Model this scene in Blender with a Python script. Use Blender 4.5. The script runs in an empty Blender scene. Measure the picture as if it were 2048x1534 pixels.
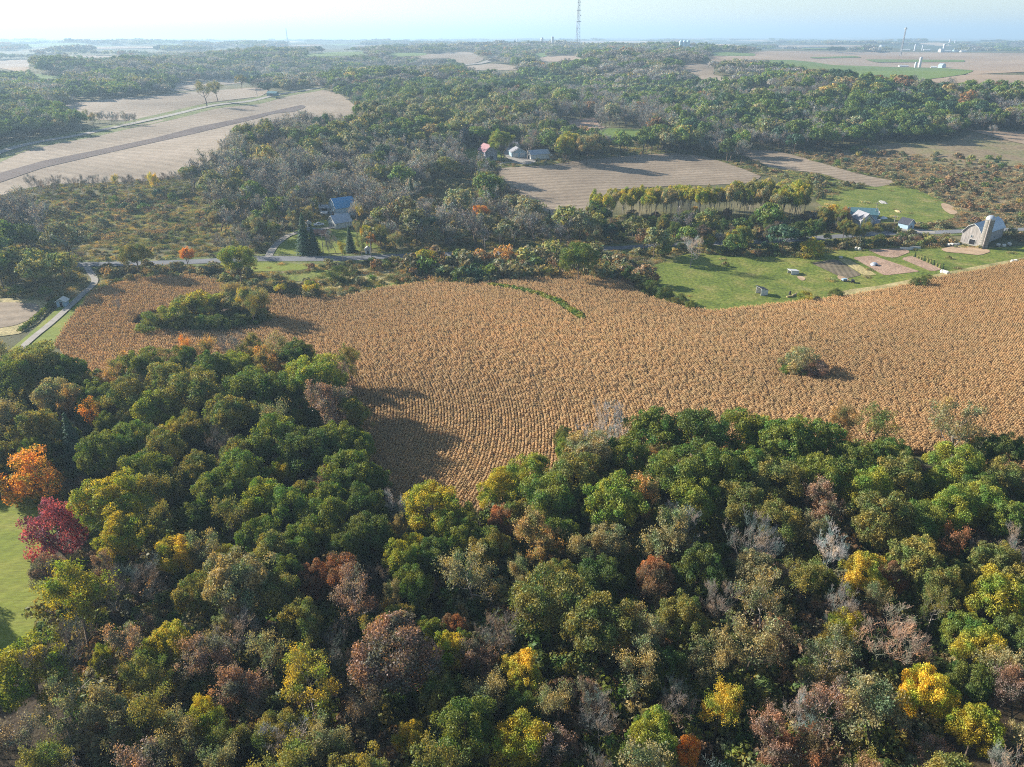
import bpy, bmesh, math, random
import numpy as np
from mathutils import Vector, Matrix, Euler
from mathutils.geometry import delaunay_2d_cdt

# ---------------------------------------------------------------- camera, sky, sun, exposure
SC = bpy.context.scene
COL = SC.collection
F_PX, PW, PH = 1450.0, 2048, 1534          # focal length and frame in photograph pixels
CAM_H, PITCH = 90.0, math.radians(25.6)
cam_d = bpy.data.cameras.new('camera'); cam = bpy.data.objects.new('camera', cam_d); COL.objects.link(cam)
cam_d.sensor_width = 36.0; cam_d.lens = 36.0 * F_PX / PW
cam_d.clip_start = 0.5; cam_d.clip_end = 90000
cam.location = (0, 0, CAM_H); cam.rotation_euler = (math.pi / 2 - PITCH, 0, 0)
SC.camera = cam

SUN_AZ, SUN_EL = math.radians(-66), math.radians(24)    # azimuth from +Y, clockwise
SKY_STRENGTH, SUN_STRENGTH, EXPOSURE = 0.07, 5.0, 1.35
world = bpy.data.worlds.new('World'); SC.world = world; world.use_nodes = True
wn = world.node_tree.nodes; wl = world.node_tree.links
sky = wn.new('ShaderNodeTexSky'); sky.sky_type = 'NISHITA'; sky.sun_disc = False
sky.sun_elevation = SUN_EL; sky.sun_rotation = SUN_AZ
sky.altitude = 300; sky.air_density = 1.0; sky.dust_density = 0.5; sky.ozone_density = 1.2
bg = wn['Background']; bg.inputs['Strength'].default_value = SKY_STRENGTH
wl.new(sky.outputs[0], bg.inputs['Color'])
sun_d = bpy.data.lights.new('sun', 'SUN'); sun = bpy.data.objects.new('sun', sun_d); COL.objects.link(sun)
sun_d.energy = SUN_STRENGTH; sun_d.angle = math.radians(0.55); sun_d.color = (1.0, 0.93, 0.82)
SUN_DIR = Vector((math.sin(SUN_AZ) * math.cos(SUN_EL), math.cos(SUN_AZ) * math.cos(SUN_EL), math.sin(SUN_EL)))
sun.rotation_euler = SUN_DIR.to_track_quat('Z', 'Y').to_euler()
sun.location = (0, 0, 400)
SC.view_settings.view_transform = 'Standard'; SC.view_settings.look = 'None'
SC.view_settings.exposure = EXPOSURE; SC.view_settings.gamma = 1.0
SC.view_settings.use_curve_mapping = False
SC.render.engine = 'CYCLES'
SC.cycles.pixel_filter_type = 'BLACKMAN_HARRIS'; SC.cycles.filter_width = 1.05
SC.cycles.use_denoising = False
SC.cycles.max_bounces = 5; SC.cycles.diffuse_bounces = 2; SC.cycles.glossy_bounces = 2
SC.cycles.transmission_bounces = 3; SC.cycles.volume_bounces = 0; SC.cycles.transparent_max_bounces = 4

rnd = random.Random(7)
nrs = np.random.RandomState(11)

# ---------------------------------------------------------------- terrain
_cols = [
 (-60, [(40,0),(300,0),(450,2),(700,9),(1000,16),(1500,20),(2500,30),(5000,36),(12000,34),(30000,24)]),
 (-30, [(40,-1),(300,0),(450,4.5),(600,13),(750,19),(950,22),(1400,25),(2400,33),(4500,38),(12000,36),(30000,24)]),
 (-15, [(40,-2),(300,-1),(450,5),(600,13),(800,20),(1000,25),(1500,27),(2200,38),(4500,42),(12000,38),(30000,24)]),
 (0,   [(40,-3),(300,-1),(410,2.5),(560,10),(720,17),(1000,19),(1500,25),(1900,39),(2350,58),(3000,48),(6000,42),(12000,40),(30000,24)]),
 (13,  [(40,-2),(300,-1),(420,1),(560,8),(720,15),(1000,22),(1500,33),(2000,44),(2400,48),(3500,40),(6000,38),(12000,38),(30000,24)]),
 (27,  [(40,0),(300,0),(400,0),(480,2),(640,6),(800,16),(1000,29),(1300,33),(2000,34),(3400,33),(6000,36),(12000,36),(30000,24)]),
 (60,  [(40,1),(300,2),(400,2),(480,3),(640,6),(800,12),(1000,24),(1300,32),(2000,33),(3400,33),(6000,36),(12000,36),(30000,24)]),
]
_AZ = np.linspace(-60, 60, 121); _LD = np.linspace(math.log(30), math.log(40000), 220)
_t = np.array([np.interp(_LD, [math.log(d) for d, z in c], [z for d, z in c]) for a, c in _cols])
_tab = np.array([[np.interp(a, [c[0] for c in _cols], _t[:, j]) for j in range(len(_LD))] for a in _AZ])
def _blur(A, n, ax):
    k = np.exp(-np.linspace(-2, 2, 2 * n + 1) ** 2); k /= k.sum()
    pad = [(0, 0), (0, 0)]; pad[ax] = (n, n)
    return np.apply_along_axis(lambda v: np.convolve(v, k, 'valid'), ax, np.pad(A, pad, mode='edge'))
_tab = _blur(_blur(_tab, 8, 0), 5, 1)
def ss(a, b, x):
    t = np.clip((x - a) / (b - a), 0, 1); return t * t * (3 - 2 * t)
def T(x, y):
    x = np.asarray(x, float); y = np.asarray(y, float)
    d = np.maximum(np.hypot(x, y), 31); az = np.clip(np.degrees(np.arctan2(x, y)), -59.9, 59.9)
    fa = (az + 60) / 1.0; fl = np.clip((np.log(d) - _LD[0]) / (_LD[1] - _LD[0]), 0, len(_LD) - 1.001)
    i = fa.astype(int); j = fl.astype(int); u = fa - i; v = fl - j
    z = (_tab[i, j] * (1 - u) + _tab[i + 1, j] * u) * (1 - v) + (_tab[i, j + 1] * (1 - u) + _tab[i + 1, j + 1] * u) * v
    z = z + ss(90, 260, d) * (0.9 * np.sin(x / 41 + 1.3) * np.sin(y / 37 + .4) + .5 * np.sin(x / 19 + y / 27))
    z = z + ss(800, 1500, d) * 9.0 * np.sin(x / 205 + 1.1 * np.sin(y / 330) + .8) * np.cos(y / 240 - x / 700)
    z = z + ss(450, 900, d) * 4.2 * np.sin(x / 92 + 0.6 * np.sin(y / 130)) * np.cos(y / 120 + x / 310)
    for ha, hd, hr, hh in ((-13, 610, 85, 12), (22, 900, 150, 13), (33, 980, 150, 9), (5, 1380, 230, 18), (-3, 850, 120, 9), (9, 880, 110, -7), (-29, 1420, 210, 17), (-20, 1900, 260, 14), (14, 1250, 160, 10), (-9, 1150, 130, 9)):
        hx, hy = hd * math.sin(math.radians(ha)), hd * math.cos(math.radians(ha)); z = z + hh * np.exp(-(((x - hx) ** 2 + (y - hy) ** 2) / hr ** 2))
    z = z + ss(2300, 4200, d) * (11 * np.sin(x / 480 + 1.1 * np.sin(y / 700)) * np.cos(y / 560 + x / 2100) + 7 * np.sin(y / 1300 + x / 900))
    z = z + ss(7000, 12000, d) * (14 * np.sin(y / 1900 + x / 5200 + 1) * np.sin(x / 1500))
    return z
def ray(px, py):
    px = np.asarray(px, float); py = np.asarray(py, float)
    a = (px - PW / 2) / F_PX; b = (PH / 2 - py) / F_PX
    D = np.stack([a, np.cos(PITCH) + b * np.sin(PITCH), -np.sin(PITCH) + b * np.cos(PITCH)], -1)
    return D / np.linalg.norm(D, axis=-1, keepdims=True)
_TS = np.exp(np.linspace(math.log(40), math.log(32000), 1400))
def unproject(pts, h=0.0):
    """photo pixels -> points on the terrain raised by h"""
    P = np.atleast_2d(np.asarray(pts, float)); D = ray(P[:, 0], P[:, 1])
    X = D[:, None, 0] * _TS; Y = D[:, None, 1] * _TS; Z = CAM_H + D[:, None, 2] * _TS
    G = Z - T(X, Y) - (np.asarray(h)[..., None] if np.ndim(h) else h)
    hit = G < 0; k = np.where(hit.any(1), hit.argmax(1), len(_TS) - 1); k = np.maximum(k, 1)
    r = np.arange(len(P)); g0, g1 = G[r, k - 1], G[r, k]
    w = np.clip(g0 / (g0 - g1 + 1e-9), 0, 1); t = _TS[k - 1] * (1 - w) + _TS[k] * w
    return np.stack([D[:, 0] * t, D[:, 1] * t, T(D[:, 0] * t, D[:, 1] * t)], -1)
def U(px, py, h=0.0):
    return unproject([(px, py)], h)[0]
def project(P):
    P = np.atleast_2d(P); x = P[:, 0]; y = P[:, 1]; z = P[:, 2] - CAM_H
    dep = y * math.cos(PITCH) - z * math.sin(PITCH); up = y * math.sin(PITCH) + z * math.cos(PITCH)
    dep = np.maximum(dep, 1e-3)
    return np.stack([PW / 2 + F_PX * x / dep, PH / 2 - F_PX * up / dep, dep], -1)
def inpoly(P, poly):
    P = np.atleast_2d(P); poly = np.asarray(poly, float); x = P[:, 0]; y = P[:, 1]
    c = np.zeros(len(P), bool); n = len(poly); j = n - 1
    for i in range(n):
        xi, yi = poly[i, :2]; xj, yj = poly[j, :2]
        if yi != yj:
            c ^= ((yi > y) != (yj > y)) & (x < (xj - xi) * (y - yi) / (yj - yi) + xi)
        j = i
    return c

# ---------------------------------------------------------------- helpers
def tag(o, label=None, cat=None, group=None, kind=None):
    if label: o['label'] = label
    if cat: o['category'] = cat
    if group: o['group'] = group
    if kind: o['kind'] = kind
    return o
def empty(name, loc, rz=0, label=None, cat=None, group=None):
    o = bpy.data.objects.new(name, None); COL.objects.link(o); o.location = loc; o.rotation_euler = (0, 0, rz)
    o.empty_display_size = 1
    return tag(o, label, cat, group)
def mesh_np(name, V, F, mat=None, faceattr=None, mats=None, matidx=None, smooth=False):
    me = bpy.data.meshes.new(name); V = np.asarray(V, np.float32)
    me.vertices.add(len(V)); me.vertices.foreach_set('co', V.ravel())
    if isinstance(F, np.ndarray):
        n, k = F.shape; me.loops.add(n * k); me.loops.foreach_set('vertex_index', F.astype(np.int32).ravel())
        me.polygons.add(n); me.polygons.foreach_set('loop_start', np.arange(0, n * k, k, dtype=np.int32))
        me.update(calc_edges=True)
    else:
        bpy.data.meshes.remove(me); me = bpy.data.meshes.new(name); me.from_pydata([tuple(map(float, v)) for v in V], [], [tuple(f) for f in F]); n = len(F)
    if mats:
        for m in mats: me.materials.append(m)
    elif mat: me.materials.append(mat)
    if matidx is not None: me.polygons.foreach_set('material_index', np.asarray(matidx, np.int32))
    if faceattr is not None:
        a = me.attributes.new('rnd', 'FLOAT', 'FACE'); a.data.foreach_set('value', np.asarray(faceattr, np.float32))
    if smooth: me.polygons.foreach_set('use_smooth', np.ones(len(me.polygons), bool))
    me.update(); return me
def link(name, me, parent=None, loc=None, rz=0):
    o = bpy.data.objects.new(name, me); COL.objects.link(o)
    if parent: o.parent = parent
    if loc is not None: o.location = loc
    o.rotation_euler = (0, 0, rz); return o

class MB:
    """collects boxes, bars, tubes, polygons into one mesh"""
    def __init__(s): s.V = []; s.F = []
    def add(s, V, F):
        n = len(s.V); s.V += [tuple(v) for v in V]; s.F += [tuple(i + n for i in f) for f in F]; return s
    def box(s, c, d, rz=0):
        x, y, z = d[0] / 2, d[1] / 2, d[2] / 2; co, si = math.cos(rz), math.sin(rz); V = []
        for k in (-z, z):
            for a, b in ((-x, -y), (x, -y), (x, y), (-x, y)): V.append((c[0] + a * co - b * si, c[1] + a * si + b * co, c[2] + k))
        return s.add(V, [(3, 2, 1, 0), (4, 5, 6, 7), (0, 1, 5, 4), (1, 2, 6, 5), (2, 3, 7, 6), (3, 0, 4, 7)])
    def tube(s, pts, rs, n=6, cap=True):
        pts = [Vector(p) for p in pts]; V = []; F = []
        for i, p in enumerate(pts):
            d = (pts[min(i + 1, len(pts) - 1)] - pts[max(i - 1, 0)]).normalized()
            a = d.orthogonal().normalized() if abs(d.z) < .95 else Vector((1, 0, 0)); a = (a - d * a.dot(d)).normalized(); b = d.cross(a)
            for k in range(n):
                t = 2 * math.pi * k / n; V.append(p + (a * math.cos(t) + b * math.sin(t)) * rs[i])
        for i in range(len(pts) - 1):
            for k in range(n): F.append((i * n + k, i * n + (k + 1) % n, (i + 1) * n + (k + 1) % n, (i + 1) * n + k))
        if cap: F.append(tuple(range(n - 1, -1, -1))); F.append(tuple((len(pts) - 1) * n + k for k in range(n)))
        return s.add(V, F)
    def lathe(s, prof, n=20, c=(0, 0)):
        V = []; F = []
        for r, z in prof:
            for k in range(n):
                t = 2 * math.pi * k / n; V.append((c[0] + r * math.cos(t), c[1] + r * math.sin(t), z))
        for i in range(len(prof) - 1):
            for k in range(n): F.append((i * n + k, i * n + (k + 1) % n, (i + 1) * n + (k + 1) % n, (i + 1) * n + k))
        F.append(tuple(range(n - 1, -1, -1))); F.append(tuple((len(prof) - 1) * n + k for k in range(n)))
        return s.add(V, F)
    def prism(s, poly, y0, y1):
        """poly in (x,z), extruded along y"""
        n = len(poly); V = [(x, y0, z) for x, z in poly] + [(x, y1, z) for x, z in poly]
        F = [tuple(range(n)), tuple(range(2 * n - 1, n - 1, -1))] + [(i, i + n, (i + 1) % n + n, (i + 1) % n) for i in range(n)]
        return s.add(V, F)
    def build(s, name, mat, parent=None, loc=None, rz=0):
        me = bpy.data.meshes.new(name); me.from_pydata([tuple(v) for v in s.V], [], s.F); me.materials.append(mat)
        bm = bmesh.new(); bm.from_mesh(me); bmesh.ops.recalc_face_normals(bm, faces=bm.faces); bm.to_mesh(me); bm.free()
        return link(name, me, parent, loc, rz)

# ---------------------------------------------------------------- materials
def newmat(name):
    m = bpy.data.materials.new(name); m.use_nodes = True; nt = m.node_tree
    b = nt.nodes['Principled BSDF']; b.inputs['Roughness'].default_value = .9
    b.inputs['Specular IOR Level'].default_value = .25
    return m, nt, b
def N(nt, t, **kw):
    n = nt.nodes.new(t)
    for k, v in kw.items():
        if k.startswith('i_'): n.inputs[k[2:].replace('_', ' ')].default_value = v
        else: setattr(n, k, v)
    return n
def ramp(nt, stops, interp='LINEAR'):
    r = N(nt, 'ShaderNodeValToRGB'); e = r.color_ramp; e.interpolation = interp
    while len(e.elements) < len(stops): e.elements.new(.5)
    for el, (p, c) in zip(e.elements, stops): el.position = p; el.color = (*c, 1)
    return r
def noise_mat(name, stops, scale=.2, detail=6, stretch=None, rot=0, bump=0.0, scale2=None, amt2=.35, stripes=None, rough=.95):
    """colour from world-space noise; a second finer noise multiplies; stripes=(direction deg, period m, strength)"""
    m, nt, b = newmat(name); b.inputs['Roughness'].default_value = rough
    g = N(nt, 'ShaderNodeNewGeometry'); mp = N(nt, 'ShaderNodeMapping')
    nt.links.new(g.outputs['Position'], mp.inputs[0])
    if stretch: mp.inputs['Scale'].default_value = stretch
    mp.inputs['Rotation'].default_value = (0, 0, rot)
    n1 = N(nt, 'ShaderNodeTexNoise', i_Scale=scale, i_Detail=detail, i_Roughness=.62); nt.links.new(mp.outputs[0], n1.inputs['Vector'])
    r = ramp(nt, stops); nt.links.new(n1.outputs[0], r.inputs[0]); col = r.outputs[0]
    if scale2:
        n2 = N(nt, 'ShaderNodeTexNoise', i_Scale=scale2, i_Detail=3.0, i_Roughness=.7); nt.links.new(mp.outputs[0], n2.inputs['Vector'])
        mr = N(nt, 'ShaderNodeMapRange'); mr.inputs[1].default_value = .25; mr.inputs[2].default_value = .75
        mr.inputs[3].default_value = 1 - amt2; mr.inputs[4].default_value = 1 + amt2; nt.links.new(n2.outputs[0], mr.inputs[0])
        vm = N(nt, 'ShaderNodeVectorMath', operation='SCALE'); nt.links.new(col, vm.inputs[0]); nt.links.new(mr.outputs[0], vm.inputs['Scale']); col = vm.outputs[0]
    if stripes:
        ang, per, st = stripes
        mp2 = N(nt, 'ShaderNodeMapping'); mp2.inputs['Rotation'].default_value = (0, 0, math.radians(ang)); nt.links.new(g.outputs['Position'], mp2.inputs[0])
        w = N(nt, 'ShaderNodeTexWave', i_Scale=.314 / per, i_Distortion=3.5, i_Detail=3.0); w.inputs['Detail Scale'].default_value = .05
        nt.links.new(mp2.outputs[0], w.inputs[0])
        mr = N(nt, 'ShaderNodeMapRange'); mr.inputs[3].default_value = 1 - st; mr.inputs[4].default_value = 1 + st * .6; nt.links.new(w.outputs['Fac'], mr.inputs[0])
        vm = N(nt, 'ShaderNodeVectorMath', operation='SCALE'); nt.links.new(col, vm.inputs[0]); nt.links.new(mr.outputs[0], vm.inputs['Scale']); col = vm.outputs[0]
    nt.links.new(col, b.inputs['Base Color'])
    if bump:
        n3 = N(nt, 'ShaderNodeTexNoise', i_Scale=(scale2 or scale * 6), i_Detail=3.0); nt.links.new(mp.outputs[0], n3.inputs['Vector'])
        bp = N(nt, 'ShaderNodeBump', i_Distance=bump, i_Strength=.7); nt.links.new(n3.outputs[0], bp.inputs['Height']); nt.links.new(bp.outputs[0], b.inputs['Normal'])
    return m
def leaf_mat(name, mode, trans=.38, vary=.55, patch=1.0):
    """mode OBJECT: colour from the object's colour; INSTANCER: from the instance's tint"""
    m, nt, b = newmat(name); nt.nodes.remove(b); out = nt.nodes['Material Output']
    if mode == 'OBJECT': c = N(nt, 'ShaderNodeObjectInfo'); col = c.outputs['Color']
    else:
        c = N(nt, 'ShaderNodeAttribute', attribute_type='INSTANCER', attribute_name='tint'); col = c.outputs['Color']
    a = N(nt, 'ShaderNodeAttribute', attribute_type='GEOMETRY', attribute_name='rnd')
    mr = N(nt, 'ShaderNodeMapRange'); mr.inputs[3].default_value = 1 - vary; mr.inputs[4].default_value = 1 + vary; nt.links.new(a.outputs['Fac'], mr.inputs[0])
    vm = N(nt, 'ShaderNodeVectorMath', operation='SCALE'); nt.links.new(col, vm.inputs[0]); nt.links.new(mr.outputs[0], vm.inputs['Scale'])
    g = N(nt, 'ShaderNodeNewGeometry'); n1 = N(nt, 'ShaderNodeTexNoise', i_Scale=.33, i_Detail=3.0); nt.links.new(g.outputs['Position'], n1.inputs['Vector'])
    r = ramp(nt, [(.38, (1 - .42 * patch, 1 - .12 * patch, 1 - .2 * patch)), (.5, (1, 1, 1)), (.63, (1 + .45 * patch, 1 + .16 * patch, 1 - .2 * patch))]); nt.links.new(n1.outputs[0], r.inputs[0])
    mul = N(nt, 'ShaderNodeVectorMath', operation='MULTIPLY'); nt.links.new(vm.outputs[0], mul.inputs[0]); nt.links.new(r.outputs[0], mul.inputs[1])
    d = N(nt, 'ShaderNodeBsdfDiffuse'); t = N(nt, 'ShaderNodeBsdfTranslucent'); nt.links.new(mul.outputs[0], d.inputs[0])
    tc = N(nt, 'ShaderNodeVectorMath', operation='MULTIPLY'); tc.inputs[1].default_value = (1.25, 1.15, .6); nt.links.new(mul.outputs[0], tc.inputs[0]); nt.links.new(tc.outputs[0], t.inputs[0])
    mx = N(nt, 'ShaderNodeMixShader', i_Fac=trans); nt.links.new(d.outputs[0], mx.inputs[1]); nt.links.new(t.outputs[0], mx.inputs[2])
    gl = N(nt, 'ShaderNodeBsdfGlossy', i_Roughness=.6); gl.inputs[0].default_value = (.9, .95, 1, 1)
    mx2 = N(nt, 'ShaderNodeMixShader', i_Fac=.02); nt.links.new(mx.outputs[0], mx2.inputs[1]); nt.links.new(gl.outputs[0], mx2.inputs[2])
    nt.links.new(mx2.outputs[0], out.inputs[0]); return m
def flat_mat(name, col, rough=.7, metal=0, nscale=1.2, amt=.18):
    m, nt, b = newmat(name); b.inputs['Roughness'].default_value = rough; b.inputs['Metallic'].default_value = metal
    tcn = N(nt, 'ShaderNodeTexCoord'); n1 = N(nt, 'ShaderNodeTexNoise', i_Scale=nscale, i_Detail=5.0); nt.links.new(tcn.outputs['Object'], n1.inputs['Vector'])
    lo = tuple(c * (1 - amt) for c in col); hi = tuple(min(1, c * (1 + amt)) for c in col)
    r = ramp(nt, [(.3, lo), (.7, hi)]); nt.links.new(n1.outputs[0], r.inputs[0]); nt.links.new(r.outputs[0], b.inputs['Base Color']); return m

M = {}
M['bark'] = flat_mat('bark', (.10, .075, .055), .95, nscale=3, amt=.4)
M['palebark'] = flat_mat('pale_bark', (.32, .28, .25), .9, nscale=3, amt=.3)
M['twig'] = leaf_mat('twigs', 'OBJECT', .0, .35)
M['leaf'] = leaf_mat('leaves', 'OBJECT')
M['leafi'] = leaf_mat('far_leaves', 'INSTANCER', .3, .4)
M['corn'] = leaf_mat('dry_corn', 'INSTANCER', .35, .36, .15)
M['floor'] = noise_mat('forest_floor', [(.3, (.030, .022, .013)), (.5, (.055, .038, .022)), (.7, (.06, .055, .02))], .12, 8, scale2=1.5, amt2=.5, bump=.3)
M['soil'] = noise_mat('corn_soil', [(.3, (.07, .045, .028)), (.7, (.15, .10, .06))], .15, 6, scale2=2.5, amt2=.4, bump=.2)
M['stubble'] = noise_mat('stubble', [(.3, (.185, .142, .098)), (.5, (.255, .20, .142)), (.72, (.33, .265, .20))], .012, 9, scale2=.25, amt2=.25, stripes=(-62, 9, .10))
M['stubble2'] = noise_mat('stubble_rows', [(.3, (.18, .135, .092)), (.5, (.245, .19, .132)), (.72, (.32, .25, .18))], .02, 9, scale2=.4, amt2=.25, stripes=(78, 6.5, .16))
M['far_stubble'] = noise_mat('far_stubble', [(.3, (.23, .16, .105)), (.7, (.33, .245, .165))], .004, 6, scale2=.05, amt2=.15)
M['tilled'] = noise_mat('tilled_soil', [(.3, (.075, .052, .045)), (.7, (.125, .09, .075))], .05, 6, scale2=1.0, amt2=.35, stripes=(28, 5, .2))
M['pasture'] = noise_mat('pasture', [(.30, (.075, .105, .014)), (.46, (.115, .150, .018)), (.58, (.16, .17, .03)), (.74, (.25, .21, .08))], .10, 10, scale2=.8, amt2=.5, bump=.35)
M['lawn'] = noise_mat('lawn', [(.3, (.105, .145, .015)), (.5, (.16, .19, .02)), (.72, (.23, .22, .045))], .09, 9, scale2=1.6, amt2=.3, stretch=(.35, 1.5, 1), rot=.5, bump=.15, stripes=(24, 2.6, .07))
M['green_field'] = noise_mat('green_field', [(.3, (.075, .125, .018)), (.6, (.115, .165, .025)), (.8, (.19, .18, .05))], .01, 7, scale2=.2, amt2=.2)
M['marsh'] = noise_mat('marsh_grass', [(.28, (.14, .105, .06)), (.45, (.22, .165, .095)), (.58, (.18, .165, .07)), (.75, (.29, .21, .13))], .025, 9, scale2=.35, amt2=.4, bump=.5)
M['brush'] = noise_mat('brushy_ground', [(.28, (.06, .065, .025)), (.42, (.11, .115, .04)), (.52, (.18, .15, .075)), (.62, (.12, .13, .04)), (.75, (.28, .23, .11))], .03, 9, scale2=.5, amt2=.45, bump=.5)
M['straw'] = noise_mat('straw_grass', [(.3, (.15, .15, .05)), (.5, (.33, .27, .12)), (.7, (.44, .36, .18))], .09, 8, scale2=.9, amt2=.35, bump=.4)
M['gravel'] = noise_mat('gravel', [(.3, (.24, .215, .185)), (.7, (.35, .32, .28))], .3, 6, scale2=3, amt2=.15)
M['asphalt'] = noise_mat('asphalt', [(.3, (.13, .133, .14)), (.7, (.20, .203, .21))], .1, 6, scale2=2, amt2=.12)
M['verge'] = noise_mat('verge_grass', [(.3, (.07, .10, .022)), (.5, (.13, .15, .04)), (.7, (.24, .21, .10))], .1, 8, scale2=1.1, amt2=.35, bump=.3)
M['sand'] = noise_mat('bare_earth', [(.3, (.30, .20, .12)), (.7, (.46, .33, .21))], .1, 6, scale2=1, amt2=.25)
M['garden'] = noise_mat('garden_bed', [(.3, (.26, .17, .115)), (.7, (.40, .27, .19))], .15, 6, scale2=1.2, amt2=.35, bump=.3)
M['garden_dark'] = noise_mat('dark_bed', [(.3, (.10, .085, .05)), (.7, (.19, .15, .10))], .2, 6, scale2=1.5, amt2=.4, stripes=(10, 2.2, .25))
for k, c, ro, me in [('plantgreen', (.06, .095, .03), .9, 0), ('plantstraw', (.26, .25, .08), .9, 0), ('white', (.54, .54, .52), .6, 0), ('offwhite', (.6, .57, .5), .7, 0), ('greywood', (.34, .30, .27), .9, 0), ('dark', (.02, .02, .025), .6, 0),
                 ('redroof', (.27, .13, .14), .6, 0), ('greyroof', (.26, .26, .28), .6, 0), ('darkroof', (.045, .05, .065), .7, 0), ('metalroof', (.40, .44, .48), .45, .4),
                 ('blueroof', (.08, .27, .46), .5, .1), ('bluewall', (.30, .42, .50), .6, 0), ('glass', (.05, .07, .09), .15, 0), ('concrete', (.20, .19, .165), .9, 0), ('dome', (.40, .43, .47), .5, .4),
                 ('redwood', (.24, .06, .045), .9, 0), ('steel', (.20, .21, .23), .5, .5), ('polewood', (.33, .28, .24), .9, 0), ('carwhite', (.66, .67, .69), .25, 0),
                 ('tyre', (.02, .02, .02), .9, 0), ('grey', (.33, .35, .38), .5, 0), ('bluegreen', (.10, .20, .22), .6, 0), ('silo_far', (.52, .52, .55), .6, 0), ('bluesilo', (.42, .58, .66), .4, .1),
                 ('rust', (.26, .13, .08), .9, 0), ('hay', (.45, .34, .17), .9, 0), ('stone', (.36, .34, .31), .9, 0), ('navy', (.04, .07, .14), .35, 0), ('guard', (.55, .57, .58), .5, .3)]:
    M[k] = flat_mat(k, c, ro, me)
# weathered vertical boards for barn walls
def board_mat(name, col):
    m, nt, b = newmat(name); tcn = N(nt, 'ShaderNodeTexCoord'); mp = N(nt, 'ShaderNodeMapping'); mp.inputs['Scale'].default_value = (1, 1, .07)
    nt.links.new(tcn.outputs['Object'], mp.inputs[0]); n1 = N(nt, 'ShaderNodeTexNoise', i_Scale=3.2, i_Detail=5.0); nt.links.new(mp.outputs[0], n1.inputs['Vector'])
    r = ramp(nt, [(.32, tuple(c * .45 for c in col)), (.48, col), (.7, tuple(min(1, c * 1.35) for c in col))]); nt.links.new(n1.outputs[0], r.inputs[0]); nt.links.new(r.outputs[0], b.inputs['Base Color'])
    bp = N(nt, 'ShaderNodeBump', i_Distance=.05); nt.links.new(n1.outputs[0], bp.inputs['Height']); nt.links.new(bp.outputs[0], b.inputs['Normal']); return m
M['boards'] = board_mat('weathered_boards', (.34, .31, .285)); M['redboards'] = board_mat('red_boards', (.22, .07, .05)); M['whiteboards'] = board_mat('white_boards', (.52, .52, .50))
M['greyboards'] = board_mat('grey_boards', (.26, .27, .30))

# ---------------------------------------------------------------- the ground, one sheet to the horizon
def ground_mat():
    m, nt, b = newmat('open_country'); b.inputs['Roughness'].default_value = .95
    g = N(nt, 'ShaderNodeNewGeometry')
    def noise(s, d=6.0, vec=None):
        n = N(nt, 'ShaderNodeTexNoise', i_Scale=s, i_Detail=d, i_Roughness=.6); nt.links.new(vec or g.outputs['Position'], n.inputs['Vector']); return n.outputs[0]
    near = ramp(nt, [(.30, (.045, .04, .02)), (.46, (.085, .085, .032)), (.56, (.13, .115, .05)), (.72, (.20, .165, .085))]); nt.links.new(noise(.035, 9), near.inputs[0])
    # far countryside: parcels of stubble, pasture and woodland
    mp = N(nt, 'ShaderNodeMapping'); mp.inputs['Scale'].default_value = (1 / 900, 1 / 520, 0); mp.inputs['Rotation'].default_value = (0, 0, .3); nt.links.new(g.outputs['Position'], mp.inputs[0])
    v = N(nt, 'ShaderNodeTexVoronoi', i_Scale=1.0); v.distance = 'CHEBYCHEV'; nt.links.new(mp.outputs[0], v.inputs['Vector'])
    sep = N(nt, 'ShaderNodeSeparateColor'); nt.links.new(v.outputs['Color'], sep.inputs[0])
    far = ramp(nt, [(0, (.045, .065, .03)), (.34, (.42, .32, .22)), (.5, (.07, .075, .04)), (.66, (.11, .18, .05)), (.76, (.36, .27, .18)), (.88, (.05, .065, .035))], 'CONSTANT'); nt.links.new(sep.outputs[0], far.inputs[0])
    woods = ramp(nt, [(.50, (1, 1, 1)), (.53, (0, 0, 0))]); nt.links.new(noise(.0016, 5), woods.inputs[0])
    mixw = N(nt, 'ShaderNodeMix', data_type='RGBA'); nt.links.new(woods.outputs[0], mixw.inputs[0]); mixw.inputs[6].default_value = (.05, .06, .035, 1); nt.links.new(far.outputs[0], mixw.inputs[7])
    ln = N(nt, 'ShaderNodeVectorMath', operation='LENGTH'); nt.links.new(g.outputs['Position'], ln.inputs[0])
    mr = N(nt, 'ShaderNodeMapRange'); mr.inputs[1].default_value = 3300; mr.inputs[2].default_value = 4200; nt.links.new(ln.outputs['Value'], mr.inputs[0])
    mx = N(nt, 'ShaderNodeMix', data_type='RGBA'); nt.links.new(mr.outputs[0], mx.inputs[0]); nt.links.new(near.outputs[0], mx.inputs[6]); nt.links.new(mixw.outputs[2], mx.inputs[7])
    nt.links.new(mx.outputs[2], b.inputs['Base Color'])
    bp = N(nt, 'ShaderNodeBump', i_Distance=.4, i_Strength=.6); nt.links.new(noise(.6, 4), bp.inputs['Height']); nt.links.new(bp.outputs[0], b.inputs['Normal'])
    return m
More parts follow.
